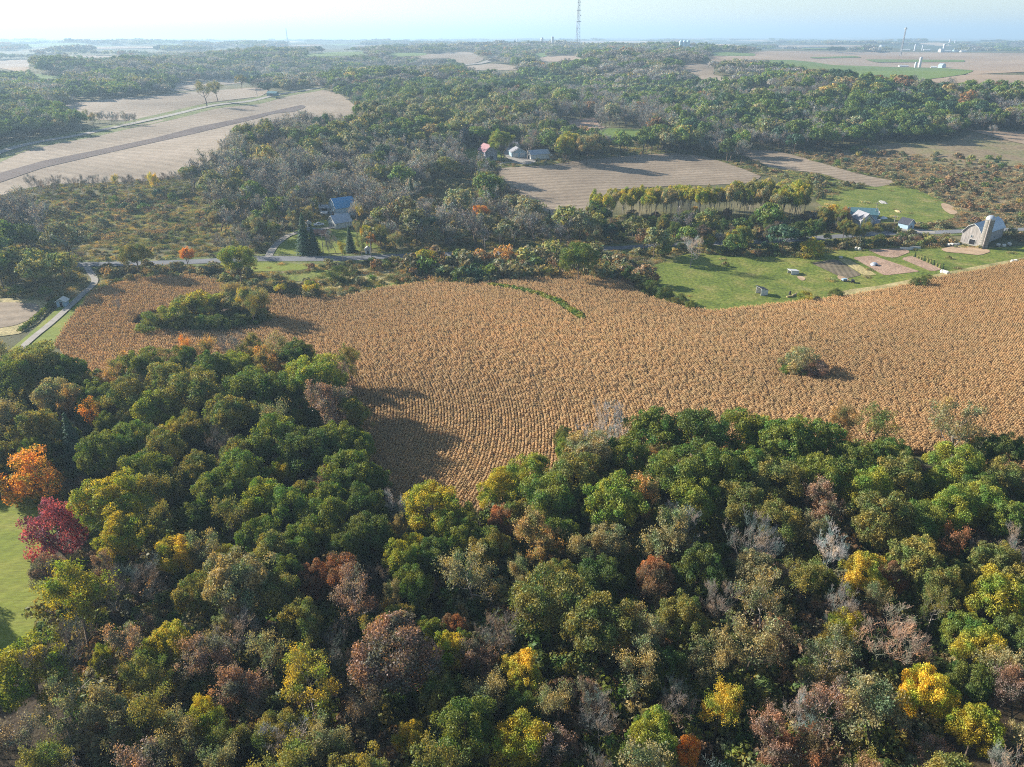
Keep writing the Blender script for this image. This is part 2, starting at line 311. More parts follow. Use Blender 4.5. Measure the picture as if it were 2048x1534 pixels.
def build_ground():
    azs = np.radians(np.concatenate([np.arange(-62, 62.01, .5)])); ds = [8.0]
    while ds[-1] < 33000: ds.append(ds[-1] * 1.022 + .3)
    ds = np.array(ds); A, D = np.meshgrid(azs, ds); X = D * np.sin(A); Y = D * np.cos(A) ; Z = T(X, Y)
    V = np.stack([X, Y, Z], -1).reshape(-1, 3); na = len(azs); i, j = np.meshgrid(np.arange(len(ds) - 1), np.arange(na - 1), indexing='ij')
    a = (i * na + j).ravel(); F = np.stack([a, a + 1, a + na + 1, a + na], -1)[:, ::-1]
    me = mesh_np('ground', V, F, ground_mat(), smooth=True)
    tag(link('ground', me), kind='structure')
    # the land behind the viewer, a plain skirt
    azb = np.radians(np.arange(62, 298.01, 4)); ds2 = ds[::6]; A, D = np.meshgrid(azb, ds2); X = D * np.sin(A); Y = D * np.cos(A); Z = np.interp(D, [0, 400, 3000], [0, 4, 30])
    V = np.stack([X, Y, Z], -1).reshape(-1, 3); na = len(azb); i, j = np.meshgrid(np.arange(len(ds2) - 1), np.arange(na - 1), indexing='ij')
    a = (i * na + j).ravel(); F = np.stack([a, a + 1, a + na + 1, a + na], -1)[:, ::-1]
    tag(link('ground_behind', mesh_np('ground_behind', V, F, bpy.data.materials['open_country'], smooth=True)), kind='structure')
build_ground()

POLYS = {}          # name -> photo polygon (kept clear of trees)
_lift = [0.0]
def densify(P, closed=True, step=12):
    P = [tuple(p) for p in P]; out = []
    n = len(P)
    for i in range(n if closed else n - 1):
        a, b = P[i], P[(i + 1) % n]; L = math.hypot(b[0] - a[0], b[1] - a[1]); k = max(1, int(L / step))
        out += [(a[0] + (b[0] - a[0]) * t / k, a[1] + (b[1] - a[1]) * t / k) for t in range(k)]
    if not closed: out.append(P[-1])
    return out
def smooth_closed(P, it=2):
    P = np.asarray(P, float)
    for _ in range(it):
        Q = np.roll(P, -1, 0); P = np.stack([P * .75 + Q * .25, P * .25 + Q * .75], 1).reshape(-1, 2)
    return P
def sheet(name, W, mat, lift=.1, kind='structure', parent=None, cell=None):
    """a surface draped on the terrain inside the world polygon W (n,2)"""
    W = np.asarray(W, float)[:, :2]; d0 = np.hypot(W[:, 0], W[:, 1]).min(); ext = W.max(0) - W.min(0)
    if cell is None: cell = max(4.0, min(d0 * .02, 45))
    cell = max(cell, math.sqrt(ext[0] * ext[1] / 9000.0))
    xs = np.arange(W[:, 0].min(), W[:, 0].max(), cell); ys = np.arange(W[:, 1].min(), W[:, 1].max(), cell)
    G = np.stack(np.meshgrid(xs, ys), -1).reshape(-1, 2)
    G = G[inpoly(G, W)] if len(G) else G
    pts = [Vector(p) for p in W] + [Vector(p) for p in G]; n = len(W)
    v, e, f, *_ = delaunay_2d_cdt(pts, [(i, (i + 1) % n) for i in range(n)], [list(range(n))], 2, 1e-4)
    v = np.array([tuple(q) for q in v]); fa = np.array([tuple(t)[:3] for t in f]); keep = fa[inpoly(v[fa].mean(1), W)].tolist()
    z = T(v[:, 0], v[:, 1]) + lift + np.hypot(v[:, 0], v[:, 1]) * 2.2e-4
    F = []
    for t in keep:
        a, b, c = v[t[0]], v[t[1]], v[t[2]]
        F.append(tuple(t) if (b[0]-a[0])*(c[1]-a[1]) - (b[1]-a[1])*(c[0]-a[0]) > 0 else tuple(t)[::-1])
    me = mesh_np(name, np.column_stack([v, z]), F, mat, smooth=True)
    o = link(name, me, parent)
    if kind: tag(o, kind=kind)
    return o
def field(name, px, mat, lift=.1, keep=True, smooth=1, jit=0):
    P = densify(px, True, 14)
    if smooth: P = smooth_closed(P, smooth)
    P = np.asarray(P)
    if jit: P = P + nrs.normal(0, jit, P.shape) * [1, .35]
    if keep is not None: POLYS.setdefault(name, []).append((np.asarray(px, float), keep))
    W = unproject(P)[:, :2]; ok = [0]
    for i in range(1, len(W)):
        if np.hypot(*(W[i] - W[ok[-1]])) > .25: ok.append(i)
    return sheet(name, W[ok], mat, lift)
def ribbon_world(C, w):
    C = np.asarray(C, float)[:, :2]; t = np.gradient(C, axis=0); t /= np.linalg.norm(t, axis=1)[:, None] + 1e-9; nrm = np.stack([-t[:, 1], t[:, 0]], -1)
    w = np.broadcast_to(w, (len(C),))[:, None]; return C + nrm * w / 2, C - nrm * w / 2
def spline(P, n=12):
    P = np.asarray(P, float); Q = []
    for i in range(len(P) - 1):
        p0, p1, p2, p3 = P[max(i - 1, 0)], P[i], P[i + 1], P[min(i + 2, len(P) - 1)]
        for t in np.linspace(0, 1, n, endpoint=False):
            Q.append(.5 * (2 * p1 + (p2 - p0) * t + (2 * p0 - 5 * p1 + 4 * p2 - p3) * t * t + (3 * p1 - p0 - 3 * p2 + p3) * t ** 3))
    Q.append(P[-1]); return np.array(Q)
ROADS = []
def road(name, px, w, mat, lift=.3, clear=5.0, kind='structure'):
    C = spline(unproject(px)[:, :2], 10); L, R = ribbon_world(C, w); n = len(C)
    def zz(P): return T(P[:, 0], P[:, 1]) + lift + np.hypot(P[:, 0], P[:, 1]) * 2.2e-4
    V = np.concatenate([np.column_stack([L, zz(L)]), np.column_stack([R, zz(R)])]); i = np.arange(n - 1)
    F = np.stack([i, i + n, i + n + 1, i + 1], -1)
    o = link(name, mesh_np(name, V, F, mat, smooth=True)); tag(o, kind=kind)
    if clear: ROADS.append((C, w / 2 + clear))
    return o, C

# ---- fields, traced as they lie
CORN = [(112,693),(150,636),(187,590),(245,571),(320,559),(390,556),(430,566),(470,580),(540,595),(640,604),(700,597),(760,584),(840,572),(960,573),(1010,566),(1080,561),(1190,559),(1240,568),(1290,598),(1370,622),(1430,629),(1520,619),(1600,609),(1700,598),(1780,583),(1830,571),(1960,546),(2060,525),(2300,480),(2900,600),(2900,1040),(2300,980),(2048,955),(1960,935),(1880,915),(1780,905),(1640,905),(1500,905),(1280,910),(1150,950),(1060,985),(1000,1010),(950,1045),(880,1060),(810,1040),(760,990),(725,930),(700,860),(690,810),(640,770),(560,740),(440,735),(300,745),(190,760),(150,735)]
field('forest_floor', [(-400,735),(60,735),(150,748),(240,748),(440,750),(560,756),(640,786),(690,826),(700,876),(725,946),(760,1006),(810,1056),(880,1076),(950,1060),(1000,1025),(1060,1000),(1150,965),(1280,925),(1500,920),(1780,920),(1960,950),(2300,995),(2700,1900),(-700,1900)], M['floor'], .03, keep=None)
field('corn_field', CORN, M['soil'], .05, keep=True, jit=.8)
HILL = [(-260,375),(0,313),(68,293),(154,277),(212,264),(273,251),(342,236),(393,224),(478,211),(560,194),(646,180),(672,185),(690,195),(708,210),(727,229),(700,238),(660,236),(620,234),(580,236),(553,244),(520,256),(470,278),(440,300),(415,325),(370,350),(300,362),(200,366),(120,368),(60,376),(0,392),(-260,425)]
field('stubble_field', HILL, M['stubble'], .1)
TILL = [(-200,395),(0,347),(85,323),(205,299),(308,277),(393,255),(478,238),(547,223),(605,210),(613,215),(590,224),(547,228),(513,238),(393,267),(290,290),(188,313),(85,337),(0,366),(-200,420)]
field('tilled_strip', TILL, M['tilled'], .3, keep=None)
field('tilled_strip', [(444,284),(453,273),(485,260),(530,247),(560,240),(561,243),(530,251),(488,264),(460,276),(450,286)], M['tilled'], .3, keep=None)
field('stubble_field', [(105,222),(120,212),(154,204),(239,197),(342,188),(430,181),(530,174),(540,182),(522,193),(420,205),(342,223),(285,238),(262,242),(200,240)], M['stubble'], .1)
field('stubble_field', [(328,171),(376,163),(444,159),(506,155),(509,163),(470,168),(437,171),(376,182),(342,182)], M['stubble'], .1)
field('stubble_field', [(-120,125),(60,119),(75,124),(64,134),(48,146),(0,137),(-120,142)], M['far_stubble'], .2)
field('grass_strip', [(50,148),(100,150),(142,153),(140,157),(70,160),(48,154)], M['green_field'], .3)
field('stubble_field', [(140,95),(300,94),(340,97),(200,99)], M['far_stubble'], 1.5)
field('stubble_field', [(560,91),(640,90),(650,92),(570,94)], M['far_stubble'], 1.5)
field('stubble_field', [(1530,92),(1700,91),(1760,94),(1560,95)], M['far_stubble'], 1.5)
field('green_field', [(1600,98),(1700,97),(1740,99),(1620,100)], M['green_field'], 1.5)
field('stubble_field', [(700,92),(800,91),(830,93),(720,94)], M['far_stubble'], 1.5)
field('stubble_field', [(95,112),(240,111),(246,118),(150,117)], M['far_stubble'], .2)
field('green_field', [(598,110),(650,105),(730,103),(735,111),(650,113),(600,117)], M['green_field'], .3)
field('green_field', [(775,106),(850,105),(855,111),(800,114),(778,113)], M['green_field'], .3)
field('stubble_field', [(817,117),(840,111),(870,108),(910,104),(940,104),(958,113),(971,118),(951,127),(923,129),(903,117),(860,118)], M['stubble'], .3)
field('stubble_field', [(905,138),(940,132),(992,127),(1040,135),(1035,141),(958,141)], M['stubble'], .3)
field('green_field', [(1062,107),(1080,104),(1098,111),(1080,116)], M['green_field'], .3)
field('stubble_field', [(1070,118),(1098,113),(1163,111),(1170,119),(1110,124),(1074,124)], M['far_stubble'], .3)
field('stubble_field', [(1160,83),(1280,84),(1290,88),(1170,87)], M['far_stubble'], .3)
field('weedy_plot', [(1112,252),(1122,244),(1190,235),(1200,252),(1214,255),(1176,263),(1122,262)], M['garden'], .2)
field('green_field', [(1170,269),(1217,257),(1286,260),(1291,271),(1260,280),(1224,282)], M['green_field'], .2)
field('farm_lawn', [(900,306),(930,298),(975,296),(1000,300),(1010,318),(985,325),(930,318)], M['lawn'], .1)
field('farm_yard', [(1004,306),(1018,299),(1052,306),(1075,318),(1068,328),(1040,330),(1015,318)], M['gravel'], .18)
STUB = [(990,338),(1030,334),(1094,331),(1163,320),(1265,311),(1350,307),(1400,311),(1460,328),(1525,354),(1500,366),(1430,370),(1350,372),(1280,376),(1225,380),(1195,400),(1170,422),(1150,432),(1112,437),(1080,420),(1050,400),(1020,375)]
field('stubble_field', STUB, M['stubble2'], .1)
field('farm_verge', [(985,330),(1040,323),(1094,326),(1163,313),(1265,303),(1352,300),(1350,306),(1265,310),(1163,319),(1094,330),(990,337)], M['verge'], .08, keep=None)
field('plateau_field', [(1405,113),(1534,102),(1700,104),(2060,107),(2300,112),(2300,146),(2100,142),(1930,150),(1885,137),(1664,132),(1582,122),(1497,121),(1430,125)], M['far_stubble'], .3)
field('green_field', [(1505,121),(1582,121),(1625,125),(1664,131),(1780,135),(1882,137),(1950,142),(1930,150),(1880,157),(1827,163),(1760,158),(1691,152),(1640,145),(1541,126)], M['green_field'], .8)
field('green_field', [(1414,106),(1450,105),(1510,108),(1510,113),(1418,112)], M['green_field'], .8)
field('green_field', [(1616,116),(1708,113),(1725,116),(1630,118)], M['green_field'], 1.2, keep=None)
field('green_field', [(1728,120),(1929,121),(1929,125),(1752,126)], M['green_field'], 1.2, keep=None)
field('stubble_field', [(1837,165),(1881,154),(1950,149),(2100,152),(2300,160),(2300,195),(2100,184),(1963,169),(1929,168)], M['far_stubble'], .3)
field('stubble_field', [(1350,128),(1421,128),(1430,140),(1425,150),(1480,160),(1486,168),(1384,157),(1391,149),(1350,136)], M['stubble'], .3)
field('stubble_field', [(1493,176),(1544,180),(1550,192),(1493,187)], M['stubble'], .3)
field('stubble_field', [(1457,305),(1500,301),(1541,300),(1589,311),(1691,341),(1740,354),(1786,362),(1788,368),(1752,375),(1691,363),(1640,347),(1541,336),(1514,324),(1486,313)], M['stubble2'], .15)
field('stubble_field', [(1895,248),(1950,261),(2100,266),(2400,290),(2400,350),(2100,300),(1998,278),(1929,258)], M['far_stubble'], .2)
MARSH = [(1560,300),(1640,308),(1750,290),(1900,282),(1946,268),(2100,300),(2500,360),(2500,470),(2060,455),(1920,440),(1905,410),(1860,385),(1800,362),(1700,338)]
field('marsh', MARSH, M['marsh'], .06, keep=2)
field('grass_bank', [(1490,322),(1514,326),(1541,338),(1640,349),(1691,365),(1752,377),(1800,370),(1830,378),(1700,390),(1640,398),(1600,385),(1560,360)], M['pasture'], .1, keep=2)
field('pasture', [(1628,400),(1690,384),(1758,370),(1830,378),(1878,400),(1912,418),(1910,436),(1860,447),(1800,449),(1758,445),(1700,440),(1660,425)], M['pasture'], .1)
field('hay_patch', [(1880,405),(1905,412),(1918,425),(1905,432),(1885,420)], M['sand'], .2, keep=None)
field('pasture', [(1282,545),(1330,520),(1390,505),(1450,512),(1500,515),(1600,512),(1660,500),(1740,496),(1860,495),(1960,498),(2060,492),(2300,480),(2300,485),(2060,520),(1960,542),(1830,567),(1780,579),(1700,594),(1600,605),(1520,615),(1430,625),(1385,612),(1340,585)], M['pasture'], .1)
field('tilled_bed', [(1621,527),(1673,519),(1724,551),(1690,559)], M['garden_dark'], .2)
field('straw_bed', [(1674,518),(1694,518),(1755,551),(1727,552)], M['straw'], .2)
field('tan_bed', [(1704,516),(1745,512),(1840,544),(1768,552)], M['garden'], .2)
field('weedy_bed', [(1734,500),(1800,497),(1823,504),(1790,517),(1765,514)], M['garden'], .2)
field('weedy_bed', [(1800,518),(1825,512),(1885,540),(1862,544)], M['garden'], .2)
field('bare_patch', [(1592,553),(1604,553),(1612,558),(1606,563),(1598,560)], M['sand'], .2, keep=None)
field('bare_patch', [(1680,548),(1700,560),(1690,566),(1672,556)], M['sand'], .2, keep=None)
field('barn_yard', [(1880,499),(1915,492),(1960,496),(1985,503),(1960,512),(1925,508),(1890,505)], M['sand'], .25, keep=None)
field('weed_patch', [(1760,572),(1700,580),(1650,590),(1700,596),(1800,576),(1880,560),(1960,545),(2060,522),(2060,514),(1960,532),(1880,548)], M['straw'], .2, keep=None)
field('lawn', [(-700,1010),(-100,1005),(0,1000),(70,990),(130,965),(190,935),(250,925),(262,945),(215,985),(150,1030),(95,1080),(110,1150),(118,1215),(90,1260),(40,1330),(0,1380),(-400,1500),(-1400,1500)], M['lawn'], .1)
field('left_meadow', [(-60,600),(30,597),(96,602),(104,616),(80,645),(40,668),(-60,682),(-300,690),(-300,600)], M['straw'], .1)
field('stubble_field', [(-300,607),(30,606),(76,609),(80,620),(60,640),(30,652),(-20,660),(-300,664)], M['stubble2'], .2, keep=None)
field('lane_verge', [(-10,724),(40,684),(85,645),(115,617),(150,596),(182,570),(200,572),(185,592),(150,638),(112,694),(60,730)], M['lawn'], .12)
field('brush_meadow', [(130,545),(260,537),(430,527),(700,524),(870,517),(1130,510),(1260,505),(1290,520),(1285,545),(1290,590),(1240,565),(1190,556),(1080,558),(1010,562),(960,570),(840,569),(700,594),(640,600),(540,592),(430,562),(390,553),(320,556),(245,568),(190,585)], M['brush'], .08, keep=3)
field('straw_meadow', [(650,552),(760,535),(800,545),(790,565),(840,568),(700,594),(640,600),(600,585)], M['straw'], .2, keep=2)
field('grass_clearing', [(560,548),(640,540),(700,545),(640,560),(580,565)], M['pasture'], .22, keep=4)
field('grass_clearing', [(430,527),(560,526),(640,532),(600,542),(480,545)], M['lawn'], .22, keep=4)
field('grass_clearing', [(1090,520),(1130,517),(1150,524),(1110,530)], M['lawn'], .22, keep=4)
field('grass_clearing', [(740,575),(800,565),(830,569),(760,583)], M['pasture'], .25, keep=4)
field('brush_slope', [(40,408),(140,392),(260,385),(380,385),(430,405),(440,440),(390,468),(290,485),(180,470),(90,440)], M['brush'], .08, keep=3)
field('brush_knoll', [(830,385),(870,365),(940,362),(965,390),(930,405),(860,410)], M['straw'], .2, keep=3)
field('homestead_lawn', [(540,508),(560,478),(600,455),(640,440),(690,438),(700,458),(730,470),(760,495),(700,506),(600,510)], M['lawn'], .12, keep=True)
POLYS['hedge'] = [(np.array([(800,538),(900,522),(1050,517),(1180,505),(1270,528),(1300,575),(1240,562),(1190,552),(1080,554),(1010,558),(960,566),(850,564)], float), 3)]
POLYS['brown_brush'] = [(np.array([(1640,445),(1760,452),(1830,452),(1912,442),(1990,440),(2060,456),(2060,486),(1990,470),(1915,484),(1900,478),(1760,474),(1700,472)], float), 3), (np.array([(1850,515),(1900,507),(1960,511),(1990,520),(1960,535),(1900,545),(1880,538)], float), 3)]
POLYS['roadside_brush'] = [(np.array([(1240,507),(1400,499),(1600,490),(1750,479),(1900,476),(1915,486),(1860,494),(1740,496),(1660,500),(1600,511),(1390,505)], float), 3)]
POLYS['grove'] = [(np.array([(1188,380),(1300,366),(1460,362),(1530,352),(1625,366),(1640,420),(1600,430),(1200,430)], float), True)]
field('clearing', [(790,440),(830,432),(840,440),(800,446)], M['lawn'], .3)

ROAD_PX = [(-60,540),(30,538),(115,533),(250,529),(430,523),(520,519),(620,519),(700,518),(790,514),(870,510),(1000,508),(1130,503),(1240,497),(1340,491),(1450,487),(1530,484),(1600,480),(1680,474),(1750,470),(1820,467),(1880,466),(1960,462),(2050,460),(2150,455)]
road('road_verge', ROAD_PX, 13, M['verge'], .2, clear=0)
_, ROADC = road('road', ROAD_PX, 6.2, M['asphalt'], .35, clear=2.5)
road('lane', [(5,730),(32,708),(68,676),(100,650),(128,625),(150,605),(168,588),(185,573),(190,560),(180,545),(172,532)], 2.5, M['gravel'], .35, clear=1.5)
road('driveway', [(536,517),(545,500),(560,484),(580,471),(610,464),(640,460),(668,455),(690,446)], 3.4, M['gravel'], .35, clear=2)
road('farm_lane', [(1000,330),(1012,326),(1045,325),(1080,319),(1130,318)], 4, M['gravel'], .3, clear=1)
road('hill_road_verge', [(-80,340),(0,306),(68,287),(154,272),(212,260),(273,247),(342,232),(393,219),(478,207),(560,190),(646,175)], 34, M['verge'], .15, clear=0)
road('hill_road', [(-80,340),(0,306),(68,287),(154,272),(212,259.5),(273,246.5),(342,231.5),(393,219),(478,206),(560,189),(646,174.5)], 8, M['gravel'], .5, clear=12)
road('far_road', [(895,136),(944,129),(970,125),(985,118),(1002,110)], 16, M['gravel'], .6, clear=10)
road('far_road', [(760,150),(800,148),(860,142),(900,136)], 9, M['gravel'], .6, clear=8)
road('yard_road', [(1740,470),(1765,463),(1790,459),(1830,462),(1870,466)], 6, M['gravel'], .37, clear=1)

def near_road(P, extra=0):
    P = np.atleast_2d(P)[:, :2]; bad = np.zeros(len(P), bool)
    for C, w in ROADS:
        lo, hi = C.min(0) - w - 20, C.max(0) + w + 20
        m = ((P > lo) & (P < hi)).all(1)
        if not m.any(): continue
        q = P[m]; best = np.full(len(q), 1e9)
        for i in range(len(C) - 1):
            a, b = C[i], C[i + 1]; ab = b - a; t = np.clip(((q - a) @ ab) / (ab @ ab + 1e-9), 0, 1)
            best = np.minimum(best, np.hypot(*(q - a - t[:, None] * ab).T))
        bad[m] |= best < w + extra
    return bad

# ---------------------------------------------------------------- foliage and branch meshes
def rdir(rs, n, zmin=-1.0):
    z = rs.uniform(zmin, 1, n); t = rs.uniform(0, 2 * np.pi, n); r = np.sqrt(1 - z * z); return np.stack([r * np.cos(t), r * np.sin(t), z], -1)
def leaves(rs, P, Nn, l, w, jit=.5):
    n = len(P); Nn = Nn + rs.normal(0, jit, Nn.shape); Nn /= np.linalg.norm(Nn, axis=1)[:, None] + 1e-9
    a = np.cross(Nn, rs.normal(0, 1, (n, 3))); a /= np.linalg.norm(a, axis=1)[:, None] + 1e-9; b = np.cross(Nn, a)
    s = rs.uniform(.65, 1.35, n)[:, None]; a = a * l / 2 * s; b = b * w / 2 * s
    V = np.stack([P - a, P + b * 1.0 - a * .1, P + a, P - b - a * .1], 1).reshape(-1, 3)
    return V, np.arange(4 * n).reshape(n, 4)
def tubes(P0, P1, r0, r1):
    d = P1 - P0; d /= np.linalg.norm(d, axis=1)[:, None] + 1e-9
    ref = np.where(np.abs(d[:, 2:3]) > .9, [[1., 0, 0]], [[0, 0, 1.]]); a = np.cross(d, ref); a /= np.linalg.norm(a, axis=1)[:, None]; b = np.cross(d, a); n = len(P0); V = []
    for P, r in ((P0, r0), (P1, r1)):
        for k in range(3):
            t = 2 * np.pi * k / 3; V.append(P + (a * np.cos(t) + b * np.sin(t)) * np.asarray(r)[:, None])
    V = np.stack(V, 1).reshape(-1, 3); o = np.arange(n)[:, None] * 6
    return V, np.concatenate([o + [[0, 1, 4, 3]], o + [[1, 2, 5, 4]], o + [[2, 0, 3, 5]]])
def skeleton(rs, H, R, levels=4, trunk_h=.3, n=(8, 6, 5, 5), up=.55, rb=.03):
    """branch segments (P0,P1,r0,r1,level) and tip points"""
    segs = []; tips = []
    def branch(p, d, L, r, lv):
        k = 3 if lv < 3 else 2; q = p; dd = d; pts = [q]
        for i in range(k):
            dd = dd + rs.normal(0, .16 + .05 * lv, 3) + np.array([0, 0, .12 if lv else 0]); dd = dd / np.linalg.norm(dd)
            q2 = q + dd * L / k; segs.append((q, q2, r * (1 - .28 * i), r * (1 - .28 * (i + 1)), lv)); q = q2; pts.append(q)
        if lv + 1 >= levels: tips.append(q); return
        m = n[lv]
        for j in range(m):
            t = (.35 + .65 * (j + rs.rand() * .8) / m) if lv else (trunk_h / .75 + (1 - trunk_h / .75) * (j + .5) / m)
            t = min(t, .99); i = int(t * k); f = t * k - i; s = pts[i] * (1 - f) + pts[i + 1] * f
            az = rs.rand() * 6.283 if lv else j * 2.4 + rs.rand() * .6
            out = np.array([math.cos(az), math.sin(az), 0.]) ; nd = dd * (.55 if lv else .0) + out * (.75 if lv else 1.0) + np.array([0, 0, up * (1 if lv else (.35 + .9 * j / m))])
            nd /= np.linalg.norm(nd); LL = L * rs.uniform(.42, .62) if lv else R * rs.uniform(.75, 1.05) * (1.0 - .25 * j / m)
            branch(s, nd, LL, r * (1 - .5 * t) * .52, lv + 1)
    branch(np.zeros(3), np.array([0, 0, 1.]), H * .75, H * rb, 0)
    return segs, np.array(tips)
def seg_mesh(segs, minlv=0, maxlv=9, thick=1.0, rmin=.02):
    S = [s for s in segs if minlv <= s[4] <= maxlv]
    return tubes(np.array([s[0] for s in S]), np.array([s[1] for s in S]), np.maximum([s[2] * thick for s in S], rmin), np.maximum([s[3] * thick for s in S], rmin * .7))
def cat(*VF):
    V = []; F = []; k = 0
    for v, f in VF: V.append(v); F.append(f + k); k += len(v)
    return np.concatenate(V), np.concatenate(F)
def blobs(rs, R, a, zc, nb, rr, zmin=-.35):
    d = rdir(rs, nb, zmin); lobe = 1 + .14 * np.sin(3 * np.arctan2(d[:, 1], d[:, 0]) + rs.rand() * 6) * np.sqrt(1 - d[:, 2] ** 2); d = d * lobe[:, None]; s = rs.uniform(.5, .98, nb)[:, None]
    c = d * [R, R, a] * s + [0, 0, zc]; c[:, :2] += rs.normal(0, R * .05, (nb, 2)); return c, d, rs.uniform(.65, 1.3, nb) * rr
def dense_leaves(rs, n, R, a, zc, nb, rr, l, w, zmin=-.35, jit=.5):
    c, d, r = blobs(rs, R, a, zc, nb, rr, zmin); p = r ** 2; k = rs.choice(nb, n, p=p / p.sum())
    e = rdir(rs, n); e = e + d[k] * .4 + [0, 0, .12]; e /= np.linalg.norm(e, axis=1)[:, None]
    P = c[k] + e * r[k][:, None] * (rs.uniform(.55, 1.12, n) + np.abs(rs.normal(0, .14, n)))[:, None] * [1, 1, .85]
    return leaves(rs, P, e, l, w, jit), c
def trunk_parts(rs, H, R, c, zc, rb=.026):
    segs = []; top = np.array([rs.normal(0, .3), rs.normal(0, .3), H * .5]); segs.append((np.zeros(3), top * .5, H * rb, H * rb * .8, 0)); segs.append((top * .5, top, H * rb * .8, H * rb * .55, 0))
    for j in rs.choice(len(c), min(11, len(c)), replace=False):
        s = top * rs.uniform(.55, 1); m = (s + c[j]) / 2 + [0, 0, .4]; segs.append((s, m, H * rb * .38, H * rb * .26, 1)); segs.append((m, c[j], H * rb * .26, H * rb * .1, 1))
    return segs
RNDV = lambda rs, n: rs.rand(n)
PROTO = {}
def add_proto(key, crown, trunk): PROTO.setdefault(key, []).append((crown, trunk))
def make_near():
    for s in range(6):
        rs = np.random.RandomState(100 + s); R = 6; H = 14; a = [5.0, 4.3, 5.4, 4.8, 5.2, 4.5][s]; zc = H - a * .98
        (V, F), c = dense_leaves(rs, 19000, R, a, zc, [80, 110, 64, 130, 90, 56][s], [1.2, 1.02, 1.35, .95, 1.1, 1.45][s], .32, .25, -.45, .8)
        me = mesh_np('dense_crown', V, F, M['leaf'], RNDV(rs, len(F))); V, F = seg_mesh(trunk_parts(rs, H, R, c, zc)); add_proto('dense', me, mesh_np('trunk', V, F, M['bark']))
    for s in range(4):
        rs = np.random.RandomState(200 + s); H = 14; segs, tips = skeleton(rs, H, 6.0, 4, .3, (8, 6, 5, 4), .5)
        n = [9500, 8000, 6200, 4000][s]; k = rs.randint(0, len(tips), n); P = tips[k] + rs.normal(0, .42, (n, 3))
        VL, FL = leaves(rs, P, rdir(rs, n) * .8 + [0, 0, .5], .31, .24, .8); me = mesh_np('sparse_crown', VL, FL, M['leaf'], RNDV(rs, len(FL)))
        V, F = seg_mesh(segs, 0, 3, 1, .025); add_proto('sparse', me, mesh_np('trunk', V, F, [M['bark'], M['bark'], M['palebark'], M['bark']][s]))
    for s in range(4):
        rs = np.random.RandomState(300 + s); H = 13; segs, tips = skeleton(rs, H, 6.2, 5, .25, (9, 7, 6, 5), [.4, .6, .35, .7][s], .02)
        V, F = seg_mesh(segs, 2, 5, 1, .022); me = mesh_np('bare_crown', V, F, M['twig'], RNDV(rs, len(F)))
        V, F = seg_mesh(segs, 0, 1); add_proto('bare', me, mesh_np('trunk', V, F, M['palebark'] if s % 2 else M['bark']))
    for s in range(2):
        rs = np.random.RandomState(400 + s); n = 6500; H = 14; R = 3.4; z = H * (1 - np.sqrt(rs.rand(n))) * .94 + .8; t = rs.rand(n) * 6.283
        lay = .72 + .28 * np.sin(z * 5.2 + np.sin(t * 5) * 1.3); rad = R * (1 - (z - .8) / H) * lay * rs.uniform(.55, 1.05, n)
        P = np.stack([rad * np.cos(t), rad * np.sin(t), z - rad * .18], -1); Nn = np.stack([np.cos(t), np.sin(t), np.full(n, .9)], -1)
        V, F = leaves(rs, P, Nn, .5, .26, .35); me = mesh_np('conifer_crown', V, F, M['leaf'], RNDV(rs, len(F)))
        V, F = tubes(np.array([[0, 0, 0.]]), np.array([[0, 0, 12.5]]), [.25], [.05]); add_proto('conifer', me, mesh_np('trunk', V, F, M['bark']))
    for s in range(3):
        rs = np.random.RandomState(500 + s); H = 14; R = 6
        (V, F), c = dense_leaves(rs, 3000, R * .95, 3.2, 10.8, 22, 1.7, .6, .44, -.3, .6); me = mesh_np('top_crown', V, F, M['leaf'], RNDV(rs, len(F)))
        segs = trunk_parts(rs, H * 1.35, R, c, 10, .014); V, F = seg_mesh(segs); add_proto('slender', me, mesh_np('trunk', V, F, M['palebark'] if s else M['bark']))
    for s in range(3):
        rs = np.random.RandomState(600 + s); (V, F), c = dense_leaves(rs, 7000, 6, 5.5, 5.0, 44, 1.6, .42, .32, -.75, .7); me = mesh_np('shrub_crown', V, F, M['leaf'], RNDV(rs, len(F)))
        segs = [(np.zeros(3), q, .22, .06, 0) for q in c[:7]]; V, F = seg_mesh(segs); add_proto('shrub', me, mesh_np('stems', V, F, M['bark']))
make_near()
HREF = {'dense': 14, 'sparse': 13.2, 'bare': 13.2, 'conifer': 14, 'slender': 14, 'shrub': 11}
RREF = {'dense': 6.3, 'sparse': 6.3, 'bare': 6.3, 'conifer': 3.3, 'slender': 5.6, 'shrub': 6.6}
ZC = {'dense': .64, 'sparse': .66, 'bare': .62, 'conifer': .45, 'slender': .78, 'shrub': .45}

# colours of foliage and twigs (albedo)
C_ = dict(dg=(.098, .138, .028), g=(.145, .192, .032), lg=(.215, .255, .036), ol=(.205, .202, .052), kh=(.275, .25, .13), yg=(.33, .31, .032), ye=(.44, .37, .05),
          gold=(.60, .45, .04), orange=(.56, .27, .05), tan=(.38, .25, .10), rust=(.27, .135, .07), br=(.225, .155, .10), mv=(.25, .165, .135), pu=(.36, .085, .135), red=(.55, .04, .06),
          gr=(.25, .22, .20), lgr=(.36, .335, .33), dgr=(.125, .105, .09), pk=(.34, .24, .185), bg=(.050, .095, .048))
WORD = dict(dg='dark green', g='mid green', lg='bright green', ol='olive green', kh='khaki green', yg='yellow green', ye='yellow', gold='golden yellow', orange='orange', tan='tan orange', rust='rust red',
            br='brown', mv='mauve brown', pu='purple red', red='crimson', gr='grey', lgr='pale grey', dgr='dark grey', pk='pinkish brown', bg='bluish green')
KNAME = dict(dense='leafy_tree', sparse='thin_leafed_tree', bare='bare_tree', conifer='conifer_tree', slender='slender_tree', shrub='shrub')
